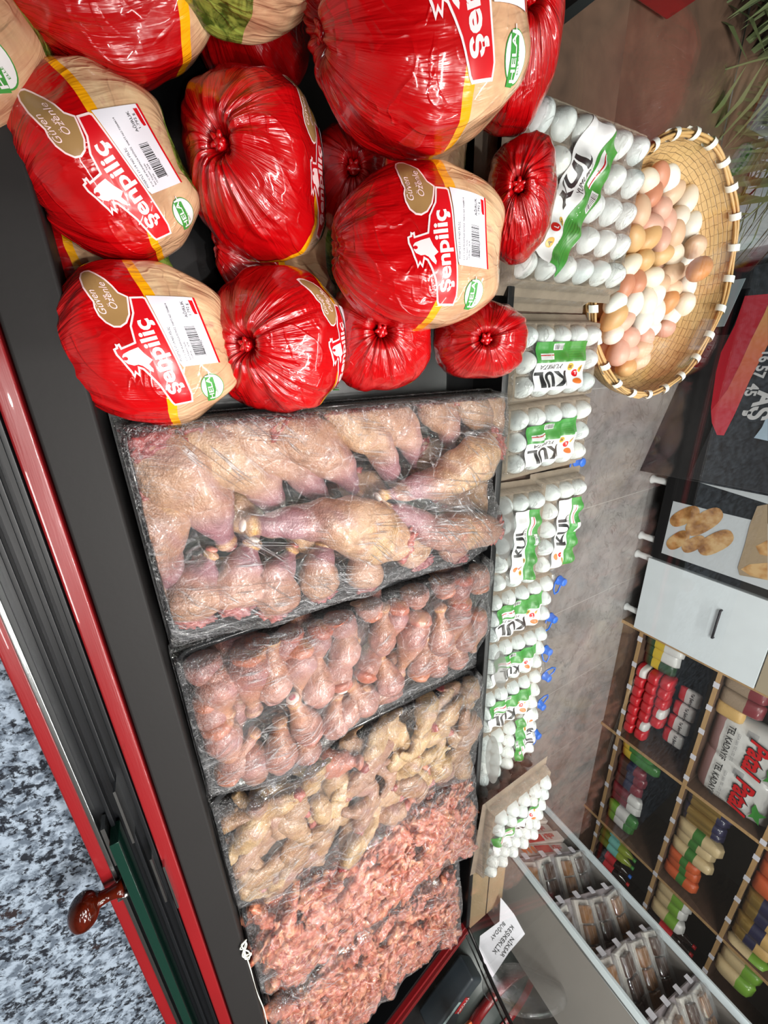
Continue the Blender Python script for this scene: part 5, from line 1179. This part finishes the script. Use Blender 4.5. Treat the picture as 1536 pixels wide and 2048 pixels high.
rowp('pasta_pack', 3.68, .14, 4, 1.167, .13, .13, .26, [('filling', .35, MGO), ('label_field', .25, MNV), ('filling', .4, MPA)], 'golden pack with dark label on the top shelf', 'packet', 'golden packs on the top shelf')
rowp('rice_pack', 4.26, .15, 3, 1.167, .14, .14, .24, [('filling', .6, MCH), ('wrapper_top', .4, MLG)], 'rice pack with lime top on the top shelf', 'packet', 'rice packs on the top shelf')
for i in range(5):
    b_ = sodab(4.72+.115*i, 3.09, .692, .36, f'cola bottle with red label on the upper right shelf, {ordn(i)} from the grain packs', MCOLA, MR, M_REDP, 'cola bottles on the upper shelf')
rc = boxo('red_bottle_wrap', 4.80, 5.25, 2.985, 2.992, .75, .93, MR); tag(rc, 'red shrink sleeve with white script in front of the cola bottles', 'packaging')
v, f = text2d('Coca-Cola', .085, 0, 0, 0, 'CENTER', shear=.35, bold=.01); mk('print', [Vector((a, -.006, b-.03)) for a, b in v], f, M_PRINTW, rc, False)
# pastry showcase
C1_, C2_ = Vector((2.072, 1.002, 0)), Vector((2.520, 1.570, 0)); cdv = (C2_-C1_).normalized(); cl = (C2_-C1_).length; cn = Vector((cdv.y, -cdv.x, 0))   # cn: into the showcase
MS = Matrix((cdv, cn, uz)).transposed().to_4x4(); MS.translation = C1_
sc_ = empty('pastry_showcase', mat=MS); tag(sc_, 'white-framed glass showcase with shelves of boxed and cling-wrapped pastries', 'showcase')
MFR = plain('white_frame_aluminium', '#d5e0e6', .3); MSB = plain('pale_grey_board', '#8f8a86', .4)
DP = .25
for x in (0, cl): MB().box(x-.012, x+.012, -.02, .01, .05, 2.1).build('frame_upright', MFR, sc_, bevel=.003)
MB().box(-.012, -.004, .0, DP, .05, 2.1).build('side_panel', MSB, sc_); MB().box(cl+.004, cl+.012, .0, DP, .05, 2.1).build('side_panel', MSB, sc_)
MB().box(0, cl, DP-.01, DP, .05, 2.1).build('back_panel', plain('mauve_grey_board', '#847a7c', .4), sc_)
SZ2 = [1.45-1.12*(1.45-z) for z in (.80, .965, 1.13, 1.295, 1.46, 1.625)]
MSH = plain('mauve_grey_shelf_lining', '#8d8488', .3); TL = math.radians(50)
MB().box(0, cl, .012, DP-.01, .423, .435).build('shelf', MSH, sc_)
for z in SZ2: MB().box(0, cl, 0, .235, -.008, 0, Matrix.Translation((0, .01, z)) @ Matrix.Rotation(TL, 4, 'X')).build('shelf', MSH, sc_)
MB().box(0, cl, 0, DP, .05, .10).build('floor_panel', MSB, sc_)
for z in SZ2:
    for k in range(4): MB().box(.095+.165*k, .135+.165*k, .002, .006, z-.016, z+.010).build('price_tag', M_PAPER, sc_)
l = bpy.data.lights.new('showcase_fill_light', 'AREA'); l.shape = 'RECTANGLE'; l.size = .5; l.size_y = .05; l.energy = 9  # fill light added inside the showcase to brighten its shelves
lo = bpy.data.objects.new('showcase_fill_light', l); COL.objects.link(lo); lo.matrix_world = MS @ Matrix.Translation((cl/2, .04, 2.05)) @ Matrix.Rotation(.12, 4, 'X')
MKB = plain('boxed_pastry_card', '#c9c2bc', .35); MKR = plain('boxed_pastry_side', '#9a5a50', .4)
def inbox(name, lx, ly, lz, label, cat, grp): return tag(empty(name, mat=MS @ Matrix.Translation((lx, ly, lz))), label, cat, grp)
for i in range(5):
    z = .437+.055*i
    r = inbox('pastry_box', .36, .115, z, f'white pastry box with red panel and Kalfon lettering, {ordn(i)} from the bottom of the stack', 'box', 'stacked boxed pastries'); a = .03*(-1)**i
    R_ = Matrix.Rotation(a, 4, 'Z'); MB().box(-.31, .31, -.09, .09, 0, .052, R_).build('carton', MKB, r, bevel=.002)
    MB().box(-.06, .10, -.0915, -.090, .008, .044, R_).build('red_panel', M_REDP, r)
    v, f = text2d('Kalfon', .03, .12, .012, 0, bold=.02); mk('print', [R_ @ Vector((x, -.0918, y)) for x, y in v], f, M_REDP, r, False)
    for k in range(3): mk('picture', [R_ @ Vector((-.19+.05*k+x, -.0918, .026+y)) for x, y in ell2d(0, 0, .02, .018, 14)[0]], ell2d(0, 0, .02, .018, 14)[1], M_ORANGEP, r, False)
MCK = plain('chocolate_cake', '#4e3428', .4, bump=.6, bscale=80); MCK2 = plain('honey_baklava', '#8f6238', .35, coat=.4, bump=.6, bscale=90); MTR = plain('pale_tray_card', '#d6d2cc', .4)
rk = random.Random(12)
for si, z in enumerate(SZ2[:5]):
    for i in range(4):
        lx = .095+.178*i+rk.uniform(-.012, .012); lvl = ('lowest', 'second', 'third', 'fourth', 'top')[si]
        r = tag(empty('wrapped_pastry', mat=MS @ Matrix.Translation((lx, .012, z+.002)) @ Matrix.Rotation(TL, 4, 'X') @ Matrix.Translation((0, .115+rk.uniform(-.008, .008), 0)) @ Matrix.Rotation(rk.uniform(-.15, .15), 4, 'Z') @ Matrix.Scale(1.12, 4)), f'cling-wrapped pastry tray, {ordn(i)} from the egg side on the {lvl} sloping shelf', 'pastry', 'cling-wrapped pastries in the showcase')
        MB().box(-.060, .060, -.095, .095, 0, .016).build('tray_card', MTR if rk.random() > .25 else MKB, r, bevel=.003)
        for k in range(3):
            for j in range(2): MB().box(-.036+.037*j, -.002+.037*j, -.080+.055*k, -.030+.055*k, .014, .034).build('pastry_piece', MCK if (si+i) % 2 else MCK2, r, bevel=.004)
        MB().box(-.064, .064, -.100, .100, .0, .042).build('cling_film', M_CLEARP, r, bevel=.012)
# things beside the angled counter end
bx = empty('cardboard_box', (1.89, .765, .0)); tag(bx, 'closed tan cardboard box at the end of the egg ledge', 'box'); MCB = plain('tan_cardboard', '#9c8466', .7, bump=.2, bscale=80)
MB().box(-.27, .20, -.115, .09, .02, .80).build('box_body', MCB, bx, bevel=.003); MB().box(-.27, .20, -.002, .002, .8005, .8012).build('lid_slit', M_BLACKM, bx)
def sgn(px, py): return atp(px, py, Vector((2.16, .66, .85)), Vector((-.55, -.35, .75)).normalized())
nS = Vector((-.55, -.35, .75)).normalized()
sg = poly_at('paper_sign', [(1001, 1795), (999, 1843), (960, 1872), (957, 1912), (985, 1955), (1018, 1905), (1050, 1868), (1028, 1828), (1008, 1803)], Vector((2.16, .66, .85)), nS, M_PAPER, None, 0, .001); 
c_ = sum((v_.co for v_ in sg.data.vertices), Vector())/len(sg.data.vertices); sg.data.transform(Matrix.Translation(-c_)); sg.location = c_; tag(sg, 'white paper sign hand-lettered NİKSAR KEŞKEKLİK BUĞDAY', 'sign')
for s_, p0, p1 in (('NİKSAR', (1023, 1872), (1000, 1910)), ('KEŞKEKLİK', (1023, 1848), (984, 1903)), ('BUĞDAY', (1007, 1842), (980, 1875))):
    A_, B_ = sgn(*p0), sgn(*p1); ux = (B_-A_); W_ = ux.length; ux.normalize(); uy = nS.cross(ux); v, f = text2d(s_, 1); wd = max(p[0] for p in v); k = W_/wd
    mk('print', [A_+ux*x*k+uy*y*k*1.0+nS*.002-c_ for x, y in v], f, M_BLACKP, sg, False)
sc2 = empty('weighing_scale', at(905, 1985, .82)); tag(sc2, 'black weighing machine with red AKÜLÜ sticker behind the angled red frame', 'weighing scale')
wa = ang; Mw = Matrix.Rotation(wa, 4, 'Z')
MB().box(-.10, .16, .0, .17, -.06, .03, Mw).build('machine_body', plain('dark_slate_plastic', '#2c343b', .35, coat=.3), sc2, bevel=.012)
MB().box(-.02, .05, .05, .10, .0305, .0315, Mw).build('sticker', M_REDP, sc2); v, f = text2d('AKÜLÜ', .018, 0, 0, 0, 'CENTER', bold=.02)
mk('print', [Mw @ Vector((.015-a*.9, .083-b, .033)) for a, b in v], f, M_PRINTW, sc2, False)
MB().box(.00, .13, .012, .034, .0305, .0315, Mw).build('display', plain('pale_display', '#a9c0c0', .3), sc2)
lid = empty('plastic_lid', at(1045, 1965, .99)); tag(lid, 'round clear plastic lid beside the paper sign', 'lid')
Ml = Matrix.Rotation(-.5, 4, 'Z') @ Matrix.Rotation(.9, 4, 'Y')
MB().lathe([(0, .002), (.13, .0), (.145, .006), (.15, .022), (.143, .024), (.138, .010), (.0, .008)], 40, Ml).build('lid_shell', M_CLEARP, lid, True)
bn = empty('round_bin', (2.60, .78, .28)); tag(bn, 'dark round bin with a red rim behind the clear lid', 'bin')
MB().lathe([(0, .0), (.17, .0), (.20, .62), (.19, .62), (.165, .05)], 40).build('bin_body', plain('dark_green_grey_plastic', '#39413f', .4), bn, True)
MB().lathe([(.192, .61), (.207, .61), (.209, .64), (.19, .642), (.186, .62)], 40).build('rim', M_RED, bn, True)
pk2 = boxo('orange_packet', 2.28, 2.52, .52, .58, .93, .95, MOR, None, .01); tag(pk2, 'orange packet with white print lying across the round bin', 'packet')

sb = boxo('side_counter', 2.14, 2.75, -.25, .56, .0, .745, M_BLACKM, None, .004); tag(sb, 'dark side counter under the weighing machine beyond the angled red frame', 'counter')
